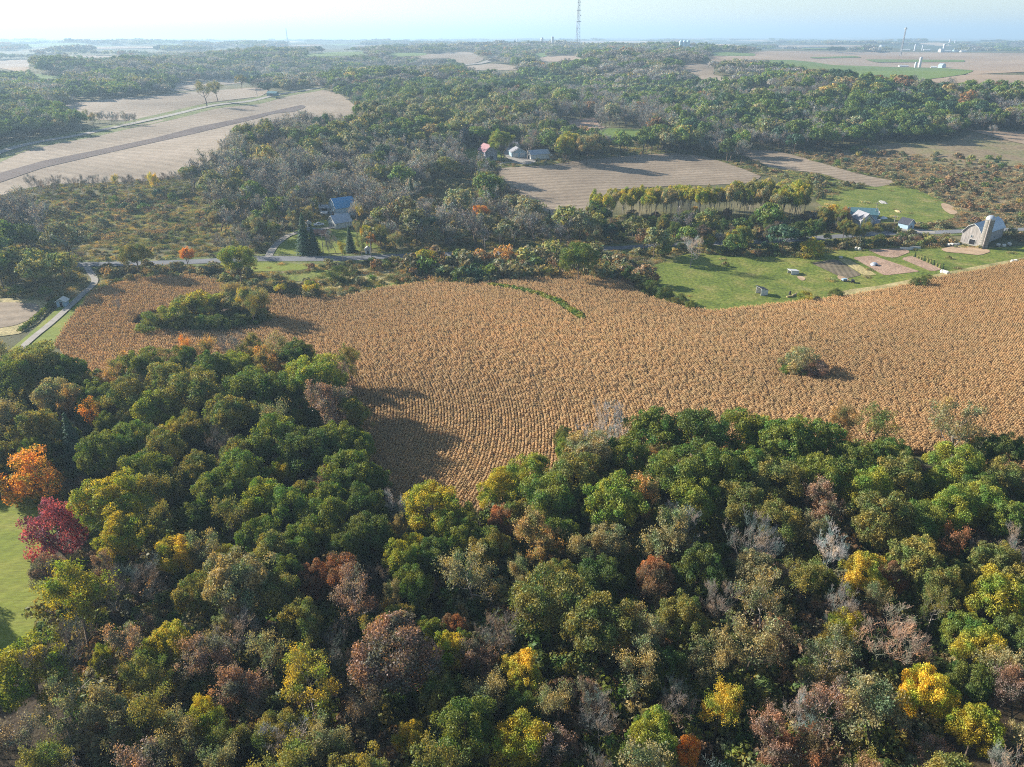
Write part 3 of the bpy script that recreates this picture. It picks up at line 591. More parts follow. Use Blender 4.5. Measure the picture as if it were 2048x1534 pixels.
KWORD = dict(dense='full crowned', sparse='thin crowned', bare='leafless', conifer='conical', slender='tall slender', shrub='bushy')
TREES = []   # dict per tree, labelled at the end
_pc = {}
def plant(px, py, rpx, kind, col, label=None, group=None, ground=False, hscale=1.0, name=None, zone=None):
    """px,py,rpx: middle and half width of the crown as seen (or of the foot when ground=True)"""
    if ground: W = U(px, py)
    else:
        R = 4.0
        for _ in range(3):
            H = (1.75 * R + 4.6) if kind not in ('shrub', 'conifer', 'slender') else {'shrub': 1.5 * R, 'conifer': 3.9 * R, 'slender': 2.4 * R}[kind]
            H *= hscale; W = U(px, py, H * ZC[kind]); dep = project(W + [0, 0, H * ZC[kind]])[0, 2]; R = rpx * dep / F_PX
    if ground: dep = project(W)[0, 2]; R = rpx * dep / F_PX; H = (1.75 * R + 4.6) if kind not in ('shrub', 'conifer', 'slender') else {'shrub': 1.5 * R, 'conifer': 3.9 * R, 'slender': 2.4 * R}[kind]; H *= hscale
    return plant_at(W, R, H, kind, col, label, group, name, zone)
def plant_at(W, R, H, kind, col, label=None, group=None, name=None, zone=None):
    protos = PROTO[kind]; i = _pc.get(kind, rnd.randrange(9)); _pc[kind] = i + 1 + (rnd.random() < .4); cr, tr = protos[i % len(protos)]
    root = empty(name or KNAME[kind], (W[0], W[1], W[2] - .15), rnd.uniform(0, 6.28))
    sx = R / RREF[kind]; sz = H / HREF[kind]; root.scale = (sx * rnd.uniform(.93, 1.07), sx * rnd.uniform(.93, 1.07), sz)
    root.rotation_euler[0] = rnd.gauss(0, .03); root.rotation_euler[1] = rnd.gauss(0, .03)
    c = link('crown', cr, root); t = link('trunk' if kind != 'shrub' else 'stems', tr, root)
    b = C_[col] if isinstance(col, str) else col; v = rnd.uniform(.88, 1.14); h = rnd.uniform(-.05, .05)
    c.color = (b[0] * v * (1 + h), b[1] * v, b[2] * v * (1 - h), 1)
    p = project(W + [0, 0, H * ZC[kind]])[0]
    TREES.append(dict(o=root, kind=kind, col=col, px=p[0], py=p[1], r=R * F_PX / p[2], R=R, H=H, W=np.array(W), label=label, group=group, zone=zone))
    return root

# ---------------------------------------------------------------- the foreground wood: crowns as they stand in the photograph
D, S, B, K, L_, Z = 'dense', 'sparse', 'bare', 'conifer', 'slender', 'shrub'
FG = [ # px, py, half width, kind, colour, label
(72,735,52,D,'ol',0),(30,765,48,D,'g',0),(130,748,40,D,'g','mid green tree right beside the end of the grey lane'),(112,795,42,D,'kh',0),(92,792,22,S,'tan','small tan orange crown at the back of the left wood, below the lane'),(30,830,46,S,'kh',0),(10,715,34,S,'kh',0),
(75,860,46,D,'ol',0),(180,836,26,S,'orange','orange tipped thin crown in the left wood above the orange maple'),(132,812,32,S,'tan','tan orange thin crown between two orange crowns of the left wood'),(225,752,34,S,'tan',0),(288,738,42,D,'g',0),(335,770,46,D,'ol',0),
(385,790,56,D,'ol',0),(430,745,46,D,'g',0),(475,738,32,D,'lg',0),(255,800,46,D,'ol',0),(308,822,42,D,'lg','bright green crown amid the olive crowns of the left wood'),(590,716,40,D,'dg','dark green crown standing highest against the cornfield'),(628,762,58,D,'lg','broad bright green crown at the upper edge of the left wood, facing the corn'),
(560,790,46,D,'g',0),(500,785,52,D,'g',0),(545,735,34,S,'tan',0),(690,762,42,B,'mv',0),(702,728,28,S,'ol',0),(372,708,22,S,'orange','small orange thin tree at the edge of the corn behind the left wood'),(450,694,38,B,'gr','grey leafless tree standing out over the corn above the left wood'),(415,704,26,S,'tan',0),(508,702,24,S,'ol',0),(330,712,22,Z,'ol',0),
(455,838,52,D,'ol',0),(432,896,40,B,'dgr','dark leafless tangle in the middle of the left wood'),(655,822,52,S,'mv','broad mauve brown crown at the left edge of the dark corn shadow'),(205,905,44,D,'g',0),(330,905,46,D,'ol',0),(265,880,40,D,'g',0),(385,858,40,D,'ol',0),(150,890,36,K,'bg','bluish green conical tree among the crowns above the orange maple'),
(68,958,56,D,'orange','big orange maple beside the lawn at the left border'),(110,1058,64,D,'pu','purple red round tree beside the lawn, in front of the orange maple'),(96,1148,30,D,'mv',0),
(232,1008,66,D,'yg','broad yellow green tree just right of the orange maple'),(255,1080,56,D,'yg','second yellow green tree, right of the purple red tree'),(350,1118,38,D,'ye','round yellow crown right of the purple red tree'),(350,870,30,D,'yg',0),(255,885,24,D,'yg','small yellow patch of foliage above the yellow green tree'),
(548,878,56,D,'g',0),(618,905,52,D,'dg',0),(668,890,46,D,'g',0),(712,835,34,D,'ol',0),(715,905,36,D,'g',0),(690,950,52,D,'g',0),(738,965,38,D,'g',0),(640,978,24,S,'mv','small mauve crown amid the green wood left of the corn'),(570,945,26,D,'yg',0),(480,948,48,D,'g',0),(438,985,48,D,'g',0),(395,945,44,D,'ol',0),(520,1000,46,D,'lg',0),(575,1020,46,D,'g',0),(650,1040,48,D,'g',0),
(728,1010,44,D,'dg',0),(735,1075,44,D,'dg',0),(600,1095,46,D,'g',0),(690,1100,42,D,'dg',0),(520,1075,42,D,'g',0),(460,1050,44,S,'ol',0),(340,985,44,S,'ol',0),(310,1060,44,S,'ol',0),(400,1100,40,S,'kh',0),
(800,1006,38,B,'lgr','pale grey leafless tree at the dark lower tip of the corn'),(862,1022,54,D,'yg',0),(905,1052,46,D,'lg',0),(935,1080,40,D,'g',0),(800,1122,42,D,'lg','bright green crown alone in the dark hollow below the corn tip'),(835,1172,38,D,'g',0),(770,1160,36,B,'dgr',0),(870,1115,38,D,'dg',0),(1000,985,48,D,'yg','yellow green crown at the lower tip of the corn, right side'),
(632,1158,34,D,'rust','rust orange crown, left one of the rusty pair in the dark wood'),(676,1150,40,D,'rust','rust brown crown, right one of the rusty pair in the dark wood'),(480,1170,70,D,'kh','very broad khaki crown left of the rusty pair'),(545,1110,46,D,'ol',0),(395,1190,44,D,'ol',0),(560,1190,48,D,'ol',0),(270,1150,52,B,'gr','grey leafless crown behind the yellow crown, above the sparse yellow tree'),(215,1180,44,B,'dgr',0),
(152,1222,70,S,'yg','sparse yellow green tree with dark limbs at the lawn edge'),(240,1292,44,S,'pk','pinkish brown thin tree right of the sparse yellow tree'),(-230,1120,60,D,'ol','olive tree just past the left border'),(-270,1190,70,D,'g','green tree past the left border'),(62,1345,76,D,'yg','large yellow green crown in the lower left corner'),(118,1338,86,B,'dgr','big dark leafless tree in front of the yellow green crown of the lower left corner'),(345,1290,42,D,'ye','yellow crown above the mauve brown tree'),(300,1320,34,D,'yg',0),(218,1322,28,D,'lg',0),
(435,1338,54,S,'mv','mauve brown crown right of the yellow crown, lower left wood'),(622,1390,66,S,'ye','thin khaki yellow crown left of the big brown tree'),(790,1308,80,D,'mv','biggest brown crown, round, left of the middle of the wood'),(900,1312,42,D,'yg',0),(700,1310,40,B,'gr',0),(540,1330,50,S,'kh',0),(500,1400,50,S,'mv',0),
(1008,1045,30,D,'rust','rusty crown right of the dark hollow'),(975,1098,40,D,'ol',0),(948,1150,54,S,'kh',0),(1065,1095,52,S,'tan','tan orange thin crown right of the dark hollow'),(1030,1030,34,D,'ol',0),(1088,1000,58,D,'g',0),(1150,965,60,D,'ol',0),(1228,1012,66,D,'lg','broad bright green crown right of the corn tip'),(1060,950,44,D,'lg',0),
(1190,866,56,B,'lgr','pale grey leafless tree at the near edge of the corn, in the middle'),(1130,884,26,D,'dg','small dark green tree left of the pale leafless one at the corn edge'),(1095,1205,70,D,'ol','large olive oak in the centre of the foreground wood'),(1190,1250,76,D,'ol',0),(1000,1265,52,B,'gr','grey leafless crown left of the large olive oak'),(905,1260,26,D,'rust',0),(1040,1350,42,D,'ye','yellow crown below the large olive oak'),
(1180,910,50,D,'kh',0),(1255,920,46,D,'g',0),(1308,872,58,D,'g',0),(1400,880,62,D,'dg',0),(1475,868,52,D,'lg',0),(1525,872,36,D,'ye','yellow topped crown behind the green ones near the corn edge'),(1570,885,60,D,'g',0),(1640,890,52,D,'g',0),(1695,858,36,S,'tan','tan orange crown against the corn, right half'),(1745,862,42,S,'ol',0),
(1290,985,50,S,'tan',0),(1350,950,56,D,'g',0),(1430,950,56,D,'g',0),(1500,940,50,D,'g',0),(1390,1000,46,D,'lg',0),(1480,1010,48,D,'ol',0),(1560,970,50,D,'ol',0),(1640,960,50,D,'g',0),(1700,930,44,D,'g',0),(1760,920,42,D,'g',0),(1800,955,50,D,'ol',0),(1740,985,48,D,'lg',0),
(1925,866,56,S,'kh','solitary khaki grey round tree against the corn at the right'),(2005,905,38,D,'dg','dark green bush right of the solitary khaki tree'),(1960,905,30,D,'g',0),(1362,1062,46,B,'lgr','whitish leafless crown right of the middle'),(1312,1150,36,D,'rust','rust red crown in the middle of the right wood'),(1395,1138,50,D,'dg',0),(1482,1078,50,B,'gr',0),(1655,1105,48,B,'lgr','pale leafless branches left of the lemon yellow crown'),
(1725,1152,42,D,'ye','lemon yellow crown in the middle of the right wood'),(1788,1156,26,D,'rust','rusty crown touching the lemon yellow one'),(1908,1090,34,S,'rust',0),(1830,1122,54,D,'ol',0),(1760,1040,60,D,'ol',0),(1850,1050,46,D,'g',0),(1900,1020,46,D,'lg',0),(1960,1010,44,D,'lg',0),(2010,1040,44,D,'g',0),(1630,1020,42,S,'pk',0),(1560,1050,44,D,'ol',0),
(1992,1200,58,D,'yg','broad yellow olive crown at the right border'),(2030,1105,44,B,'gr',0),(1800,1290,74,B,'pk','broad tan leafless crown in the right wood'),(1855,1382,50,D,'gold','golden yellow tree, the brightest of the right wood'),(1952,1462,48,D,'yg',0),(1535,1205,54,S,'kh',0),(1500,1290,60,S,'kh',0),(1430,1330,52,S,'kh',0),(1645,1330,58,S,'kh',0),
(1770,1430,72,S,'kh','large pale khaki crown left of the golden yellow tree'),(1438,1420,44,S,'ye',0),(1645,1425,56,S,'mv',0),(1530,1500,54,S,'mv',0),(1612,1520,46,S,'rust',0),(1372,1508,24,D,'orange','small orange crown at the bottom border'),(932,1462,66,D,'g','round whitish green crown near the bottom, middle'),(820,1478,30,D,'ye',0),(1300,1470,52,D,'lg','bright green crown at the bottom right of the middle'),
(1205,1440,56,B,'gr',0),(1040,1490,56,D,'yg',0),(1120,1420,48,S,'kh',0),(1560,1290,40,S,'br',0),(1290,1260,54,S,'kh',0),(1360,1240,48,D,'ol',0),(1450,1220,46,B,'gr',0),(1270,1350,56,S,'kh',0),(1350,1390,46,B,'gr',0),(2010,1330,48,S,'kh',0),(1960,1300,44,D,'yg',0),(1930,1270,40,D,'g',0),
(1670,1215,46,B,'gr',0),(1600,1160,44,S,'ol',0),(1890,1180,44,D,'ol',0),(1700,1260,36,D,'yg',0),(120,1450,60,S,'kh',0),(220,1460,60,S,'kh',0),(320,1440,56,S,'ol',0),(410,1440,44,D,'yg',0),(40,1490,50,S,'gr',0),(260,1390,48,S,'ol',0),(560,1480,46,D,'ol',0),(650,1490,50,S,'kh',0),(740,1430,46,S,'dgr',0),
(560,1470,60,B,'lgr','white branched dead tree near the bottom of the left wood'),(1600,1440,40,B,'lgr',0),(1545,1100,38,B,'lgr',0),(880,1390,44,D,'ol',0),(960,1340,40,S,'mv',0),
]
for px, py, r, k, c, lab in FG:
    ball = c == 'pu' or (lab and 'big orange maple' in lab); plant(px, py, r, 'shrub' if ball else k, c, lab or None, zone='fg', hscale=1.35 if ball else 1.0, name='leafy_tree' if ball else None)

# fill the rest of the foreground wood, crown against crown
WOOD = np.array([(-260,720),(60,708),(150,733),(240,728),(420,722),(560,712),(640,722),(712,790),(728,880),(742,960),(790,1000),(860,1025),(930,1030),(985,985),(1060,935),(1130,895),(1280,862),(1420,860),(1560,862),(1760,880),(1850,935),(1960,935),(2060,965),(2300,990),(2300,1640),(-260,1640)], float)
LAWN_CLEAR = np.array([(-700,985),(10,985),(120,990),(190,950),(270,940),(270,970),(170,1040),(168,1100),(100,1195),(60,1270),(0,1300),(-700,1300)], float)
def fg_colour(px, py):
    def pick(o): 
        t = rnd.random() * sum(w for _, _, w in o)
        for k, c, w in o:
            t -= w
            if t <= 0: return k, c
        return o[-1][:2]
    if py < 1130 and px < 780: return pick([(D,'g',5),(D,'ol',4.6),(D,'dg',1.6),(D,'lg',1.3),(S,'kh',1),(S,'ol',1),(B,'dgr',.6),(D,'yg',.3)])
    if py < 1080: return pick([(D,'g',4),(D,'lg',3),(D,'ol',3.4),(D,'dg',.7),(D,'yg',.8),(S,'kh',.8),(B,'gr',.5),(S,'tan',.3)])
    if px < 780: return pick([(S,'kh',2.2),(D,'ol',2.4),(S,'ol',2),(D,'yg',1),(B,'dgr',1.5),(S,'mv',1.0),(D,'dg',1),(B,'gr',.8)])
    return pick([(S,'kh',3.4),(D,'ol',3.0),(S,'ol',1.6),(D,'kh',1.2),(D,'g',1.3),(D,'yg',.5),(B,'gr',1.4),(B,'pk',.7),(S,'mv',.9),(D,'ye',.15),(D,'dg',.8),(S,'br',.6)])
def fill_wood():
    have = [(t['W'][0], t['W'][1], t['R']) for t in TREES]; n = 0
    for gap, rmin, rmax, tries in ((.80, 3.6, 4.8, 2600), (.74, 2.7, 3.4, 2600), (.72, 2.0, 2.5, 2000)):
        P = np.stack([nrs.uniform(-190, 190, tries), nrs.uniform(38, 250, tries)], -1); z = T(P[:, 0], P[:, 1]); Q = project(np.column_stack([P, z + 6.5]))
        G = project(np.column_stack([P, z])); H_ = project(np.column_stack([P, z + 10.5]))
        ok = inpoly(Q[:, :2], WOOD) & ~inpoly(Q[:, :2], LAWN_CLEAR) & ~inpoly(H_[:, :2], LAWN_CLEAR) & ~inpoly(G[:, :2], LAWN_CLEAR) & (H_[:, 1] > 690) & ~near_road(P, 3) & (Q[:, 0] > -170) & (Q[:, 0] < 2210)
        # keep tree tops off the corn where it is seen
        corn = [p for p, k in POLYS['corn_field']][0]; vis = np.array([(112,693),(150,636),(245,571),(640,600),(2300,480),(2300,945),(2060,935),(1960,900),(1850,905),(1800,870),(1560,835),(1280,838),(1120,880),(1000,950),(945,985),(860,990),(790,970),(742,900),(728,800),(690,740),(560,690),(440,690),(170,720)], float)
        ok &= ~inpoly(H_[:, :2], vis)
        for i in np.where(ok)[0]:
            R = rnd.uniform(rmin, rmax); x, y = P[i]
            if all((x - a) ** 2 + (y - b) ** 2 > ((R + r) * gap) ** 2 for a, b, r in have):
                if (Q[i, 0] - 800) ** 2 / 85 ** 2 + (Q[i, 1] - 1190) ** 2 / 75 ** 2 < 1 and rnd.random() < .5: continue
                k, c = fg_colour(Q[i, 0], Q[i, 1]); R2 = R * (1.0 if k != S else 1.05)
                plant_at(np.array([x, y, z[i]]), R2, (1.6 * R2 + 5.2) * rnd.uniform(.86, 1.08), k, c, zone='fg'); have.append((x, y, R2)); n += 1
    return n
n_fill = fill_wood()
print('foreground trees', len(TREES), 'of them filled in', n_fill)

# ---------------------------------------------------------------- trees one can point at further off
ISL = 'trees of the wooded island in the corn'
for i in range(26): plant(300 + 9.2 * i, 655 - .55 * i * (1 if i < 20 else 1.2) + rnd.uniform(-12, 0), rnd.uniform(14, 22), Z, rnd.choice(['g', 'ol', 'ol', 'kh']), None, ISL, zone='isle')
for i in range(18): plant(335 + 10.5 * i + rnd.uniform(-4, 4), 640 - 1.0 * i + rnd.uniform(-8, 4), rnd.uniform(13, 18), Z, rnd.choice(['ol', 'kh', 'yg', 'kh']), None, ISL, zone='isle')
for i in range(20): plant(368 + 8.4 * i, 608 - (6 if 6 < i < 16 else 0) + rnd.uniform(-6, 12), rnd.uniform(14, 19), L_ if i < 14 else S, rnd.choice(['lg', 'ol', 'yg', 'kh']), None, ISL, zone='isle', hscale=1.15)
for px, py, r, k, c in [(300,650,30,Z,'g'),(330,640,30,Z,'ol'),(345,622,24,L_,'lg'),(372,608,22,L_,'ol'),(395,600,26,L_,'yg'),(420,606,20,L_,'ol'),(437,598,22,L_,'lg'),(455,604,20,L_,'ol'),(478,598,24,L_,'kh'),(498,604,24,S,'kh'),(520,606,24,S,'kh'),(460,590,24,S,'kh'),
                      (370,645,28,Z,'dg'),(405,648,26,Z,'g'),(440,648,26,Z,'dg'),(475,645,24,Z,'dg'),(508,640,22,Z,'dg'),(350,655,18,Z,'g'),(425,655,18,Z,'dg')]:
    plant(px, py, r, k, c, None, ISL, zone='isle')
for px, py, r, k, c, lab in [
 (1598,722,40,Z,'kh','khaki thin crowned tree of the lone thicket in the corn'),(1632,740,28,Z,'mv','mauve brown shrubby tree at the right of the lone thicket in the corn'),(1574,742,17,Z,'lg','bright green bush at the left foot of the lone thicket in the corn'),(1606,750,15,Z,'dg','dark bush under the lone thicket in the corn'),
 (232,606,11,B,'gr','small dead tree alone in the corn near the lane'),(1384,497,25,B,'lgr','tall pale leafless tree alone on the green pasture'),(1413,482,20,Z,'yg','yellow green round tree behind the pale leafless tree'),(1480,474,26,Z,'yg','yellow green broad bush beside the road, right of the round tree'),
 (1623,496,27,Z,'yg','yellow green thin tree at the head of the garden beds'),(476,522,33,D,'lg','round bright green tree by the stream below the road'),(372,512,14,D,'orange','small orange tree beside the road at the left'),(270,510,26,D,'ol','olive tree beside the road left of the small orange tree'),
 (733,466,13,D,'gold','golden orange narrow tree by the utility pole'),(741,480,10,D,'orange','orange lower tree at the foot of the golden one'),(824,390,17,K,'bg','dark conical tree on the knoll above the homestead'),(606,470,22,K,'bg','tall dark spruce beside the homestead drive'),(628,482,16,K,'bg','shorter dark spruce right of the tall spruce'),
 (700,480,14,K,'bg','dark spruce right of the bare tree in front of the barn with the blue roof'),(670,478,18,B,'gr','grey leafless tree in front of the barn with the blue roof'),(972,336,19,D,'dg','round dark green tree at the corner of the stubble field'),(1002,283,27,D,'lg','round bright green tree behind the red roofed barn'),
 (1055,285,24,B,'gr','grey leafless tree over the farmstead garage'),(1098,282,9,D,'red','crimson tree at the farmstead, the only one'),(1085,275,15,D,'yg','yellow green tree left of the crimson one'),(1100,256,18,D,'dg','left one of two dark green trees behind the farmstead'),(1122,254,16,D,'dg','right one of two dark green trees behind the farmstead'),
 (1138,286,27,D,'yg','large yellow green tree right of the crimson one'),(1175,292,26,D,'kh','large khaki tree at the right end of the farmstead'),(960,430,18,D,'orange','golden orange crown above the road, middle of the bank'),(1100,440,10,K,'bg','bluish conical tree between orange bushes above the road'),
 (1410,190,8,D,'ye',0),(409,183,20,S,'ol','olive tree clump alone on the far hill field beside the hill road'),(432,178,15,S,'ol','smaller tree right of the clump on the far hill field'),(481,160,12,D,'ol','lone round tree in the small field beyond the hill road'),(512,172,14,B,'gr','leafless tree beside the hill road near the long shed'),
 (243,108,7,D,'rust','rust red tree on the far left skyline knoll, left one'),(263,112,6,D,'rust','rust red tree on the far left skyline knoll, right one'),(250,112,6,D,'bg','dark tree between the two rust red ones on the skyline knoll'),
 (850,510,17,L_,'yg','yellow green upright tree in the brush below the road'),(680,548,24,Z,'dg',0),(876,549,14,Z,'bg','round bluish green bush at the far corn edge'),(562,575,12,L_,'yg','narrow yellow green tree at the far edge of the corn, left one'),(622,572,15,L_,'yg','yellow green tree at the far edge of the corn, right one'),
 (1160,515,34,D,'g','broad dark green tree in the hedge at the far tip of the corn'),(1330,586,20,Z,'dg','dark bush at the pasture corner beside the corn'),(1360,600,16,Z,'ol',0),(1382,612,15,Z,'g',0),(1300,575,20,Z,'dg',0),(1275,560,18,Z,'ol',0),(1255,545,20,Z,'g',0),
 (1672,588,16,Z,'dg','dark round bush on the pasture edge by the corn'),(1612,594,16,Z,'yg','yellow green bush next to the pale logs'),(1840,565,18,Z,'dg','dark low bush between garden and corn'),(1855,556,12,Z,'ol',0),
 (1390,425,9,D,'gold','small golden tree in the marsh at the right')]:
    plant(px, py, r, k, c, lab or None, zone='mid')
# the grove of slender trees above the road
GRV = 'slender trees of the grove above the road'
GY = (.44, .41, .10)
for px, py, r, k, c in [(712,462,13,'sparse','kh'),(656,494,11,'bare','gr'),(684,500,10,'sparse','yg'),(722,492,12,'sparse','ol'),(760,470,15,'sparse','ol'),(790,480,16,'sparse','kh'),(640,400,12,'dense','kh'),(610,430,14,'sparse','kh'),(590,405,18,'sparse','kh'),(625,410,10,'dense','yg'),(720,425,12,'sparse','ye'),(745,400,16,'sparse','ol'),(585,440,14,'sparse','kh'),(560,425,16,'sparse','kh'),(520,450,18,'sparse','kh'),(545,462,12,'sparse','ol'),(430,440,16,'dense','kh'),(460,425,15,'sparse','ol')]: plant(px, py, r, k, c, None, 'trees around the homestead', zone='home')
for i in range(64):
    t = i / 63; px = 1195 + t * 250 + rnd.uniform(-8, 8); py = 396 - 8 * t + rnd.uniform(-8, 9) + (6 if t < .1 else 0); plant(px, py, rnd.uniform(9, 13), L_, rnd.choice(['yg', 'yg', 'yg', 'kh']), None, GRV, hscale=2.0, zone='grove')
for i in range(40):
    t = i / 39; px = 1460 + t * 155 + rnd.uniform(-8, 8); py = 388 + rnd.uniform(-18, 16); plant(px, py, rnd.uniform(10, 15), L_, rnd.choice(['yg', 'ol', 'ol', 'yg', 'kh']), None, GRV, hscale=1.9, zone='grove')
BNK = 'bushes of the shaded bank between the slender grove and the road'
for i in range(90):
    px = rnd.uniform(1180, 1700); py = rnd.uniform(428, 474 - max(0, px - 1600) * .1); plant(px, py, rnd.uniform(9, 17), Z if rnd.random() < .75 else D, rnd.choice(['dg', 'dg', 'ol', 'dg', 'dgr', 'g', 'br']), None, BNK, zone='bank')
for px, py, r, k, c in [(1650,432,15,D,'ol'),(1668,424,14,D,'ye'),(1680,436,15,D,'ol'),(1696,428,12,S,'tan'),(1690,455,16,D,'ol'),(1706,462,13,D,'ol'),(1734,462,13,S,'ol'),(1728,450,9,S,'ol'),(1755,457,12,Z,'ol'),(1776,455,12,Z,'kh'),(1795,460,10,Z,'ol'),(1822,462,7,Z,'g'),(1760,478,14,Z,'dg'),(1800,476,14,Z,'dg'),(1835,480,13,Z,'br')]: plant(px, py, r, k, c, None, 'trees round the farmhouse by the road', zone='house')
# rows of bare trees along the hill fields
ROWA = 'leafless trees along the foot of the hill field'
for px in [62,78,100,112,140,163,180,196,214,232,250,268,292,310,330,340,356,372,385]:
    c = 'ye' if px in (232, 310) else rnd.choice(['gr', 'gr', 'dgr']); k = S if c == 'ye' else B
    plant(px + rnd.uniform(-3, 3), 372 - px * .03 + rnd.uniform(-6, 3), rnd.uniform(9, 16) if px != 100 else 22, k, c, None if k == B else 'yellow thin tree among leafless ones by the hill field, %s one' % ('left' if px < 300 else 'right'), ROWA, zone='rowa')
ROWB = 'leafless trees in the row beside the hill road'
for px in range(122, 270, 7):
    plant(px + rnd.uniform(-3, 3), 231 + (px - 120) * .04 + rnd.uniform(-4, 4), rnd.uniform(6, 9), B if rnd.random() < .8 else S, rnd.choice(['gr', 'gr', 'kh']), None, ROWB, zone='rowb')

# ---------------------------------------------------------------- masses: woodland, brush, corn (nobody could count them)
def far_mesh(name, parts):
    V = []; F = []; A = []; mi = []; k = 0
    for v, f, m, rs in parts: V.append(v); F.append(f + k); A.append(rs.rand(len(f))); mi.append(np.full(len(f), m)); k += len(v)
    me = mesh_np(name, np.concatenate(V), np.concatenate(F), None, np.concatenate(A), [M['leafi'], M['bark']], np.concatenate(mi)); return bpy.data.objects.new(name, me)
MID = []
def make_mid():
    for s in range(4):
        rs = np.random.RandomState(700 + s); (V, F), c = dense_leaves(rs, 1500, 6, 4.8, 9.2, 26 + 6 * s, 1.75, .95, .72, -.4, .4); T_ = seg_mesh(trunk_parts(rs, 14, 6, c[:5], 9)); MID.append(far_mesh('mid_tree', [(V, F, 0, rs), (*T_, 1, rs)]))
    for s in range(3):
        rs = np.random.RandomState(720 + s); segs, tips = skeleton(rs, 13, 6, 4, .25, (8, 6, 6, 5), .7); A = seg_mesh(segs, 2, 4, 1.4, .05); n = 420; P = tips[rs.randint(0, len(tips), n)] + rs.normal(0, .5, (n, 3))
        Lf = leaves(rs, P, rdir(rs, n), .7, .3, .5); T_ = seg_mesh(segs, 0, 1); MID.append(far_mesh('mid_bare_tree', [(*A, 0, rs), (*Lf, 0, rs), (*T_, 1, rs)]))
    for s in range(2):
        rs = np.random.RandomState(740 + s); (V, F), c = dense_leaves(rs, 420, 2.2, 1.7, 1.3, 12, .9, .6, .42, -.6, .5); MID.append(far_mesh('mid_bush', [(V, F, 0, rs)]))
    rs = np.random.RandomState(760); n = 520; z = rs.uniform(0, 1.5, n); P = np.column_stack([rs.normal(0, 1.5, (n, 2)), z]); Lf = leaves(rs, P, rdir(rs, n) * [1, 1, .3], .9, .16, .2); MID.append(far_mesh('mid_weeds', [(*Lf, 0, rs)]))
CLUMP = []
def make_clump():
    for s in range(4):
        rs = np.random.RandomState(800 + s); parts = []
        for j in range(6):
            x, y = (rs.normal(0, 1, 2) * 6) if j else (0, 0); h = rs.uniform(.8, 1.15); n = 150 if s < 2 else 130
            (V, F), c = dense_leaves(rs, n, 5.6 * h, 4.6 * h, 8.6 * h, 9, 2.6, 2.3, 1.7 if s < 2 else .8, -.4, .35); parts.append((V + [x, y, 0], F, 0, rs))
        CLUMP.append(far_mesh('tree_clump', parts))
    for s in range(2):
        rs = np.random.RandomState(820 + s); parts = []
        for j in range(14):
            x, y = rs.uniform(-26, 26, 2); h = rs.uniform(.8, 1.2); (V, F), c = dense_leaves(rs, 34, 7 * h, 5 * h, 8 * h, 5, 4, 5.5, 4.2, -.2, .25); parts.append((V + [x, y, 0], F, 0, rs))
        CLUMP.append(far_mesh('tree_clump', parts))
make_mid(); make_clump()
def scatter(name, P, idx, rot, scl, tint, protos, **tags):
    me = bpy.data.meshes.new(name); me.vertices.add(len(P)); me.vertices.foreach_set('co', np.asarray(P, np.float32).ravel())
    def at(n, t, v, key='value'): a = me.attributes.new(n, t, 'POINT'); a.data.foreach_set(key, np.ascontiguousarray(v).ravel())
    at('idx', 'INT', np.asarray(idx, np.int32)); at('tint', 'FLOAT_VECTOR', np.asarray(tint, np.float32), 'vector'); at('scl', 'FLOAT_VECTOR', np.asarray(scl, np.float32), 'vector')
    r = np.zeros((len(P), 3), np.float32); r[:, 2] = rot; at('rot', 'FLOAT_VECTOR', r, 'vector'); me.update()
    o = link(name, me); tag(o, kind='stuff', **tags)
    colp = bpy.data.collections.new(name + '_sources')
    for i, q in enumerate(protos): q.name = 'source_%s_%02d' % (name, i); colp.objects.link(q)
    g = bpy.data.node_groups.new(name + '_scatter', 'GeometryNodeTree'); g.interface.new_socket('Geometry', in_out='INPUT', socket_type='NodeSocketGeometry'); g.interface.new_socket('Geometry', in_out='OUTPUT', socket_type='NodeSocketGeometry')
    gi = g.nodes.new('NodeGroupInput'); go = g.nodes.new('NodeGroupOutput'); ci = g.nodes.new('GeometryNodeCollectionInfo'); ci.inputs['Collection'].default_value = colp; ci.inputs['Separate Children'].default_value = True; ci.inputs['Reset Children'].default_value = True
    ip = g.nodes.new('GeometryNodeInstanceOnPoints'); ip.inputs['Pick Instance'].default_value = True
    def an(n, t): q = g.nodes.new('GeometryNodeInputNamedAttribute'); q.data_type = t; q.inputs['Name'].default_value = n; return q.outputs[0]
    g.links.new(gi.outputs[0], ip.inputs['Points']); g.links.new(ci.outputs[0], ip.inputs['Instance']); g.links.new(an('idx', 'INT'), ip.inputs['Instance Index'])
    er = g.nodes.new('FunctionNodeEulerToRotation'); g.links.new(an('rot', 'FLOAT_VECTOR'), er.inputs[0]); g.links.new(er.outputs[0], ip.inputs['Rotation']); g.links.new(an('scl', 'FLOAT_VECTOR'), ip.inputs['Scale']); g.links.new(ip.outputs[0], go.inputs[0])
    md = o.modifiers.new('scatter', 'NODES'); md.node_group = g; return o

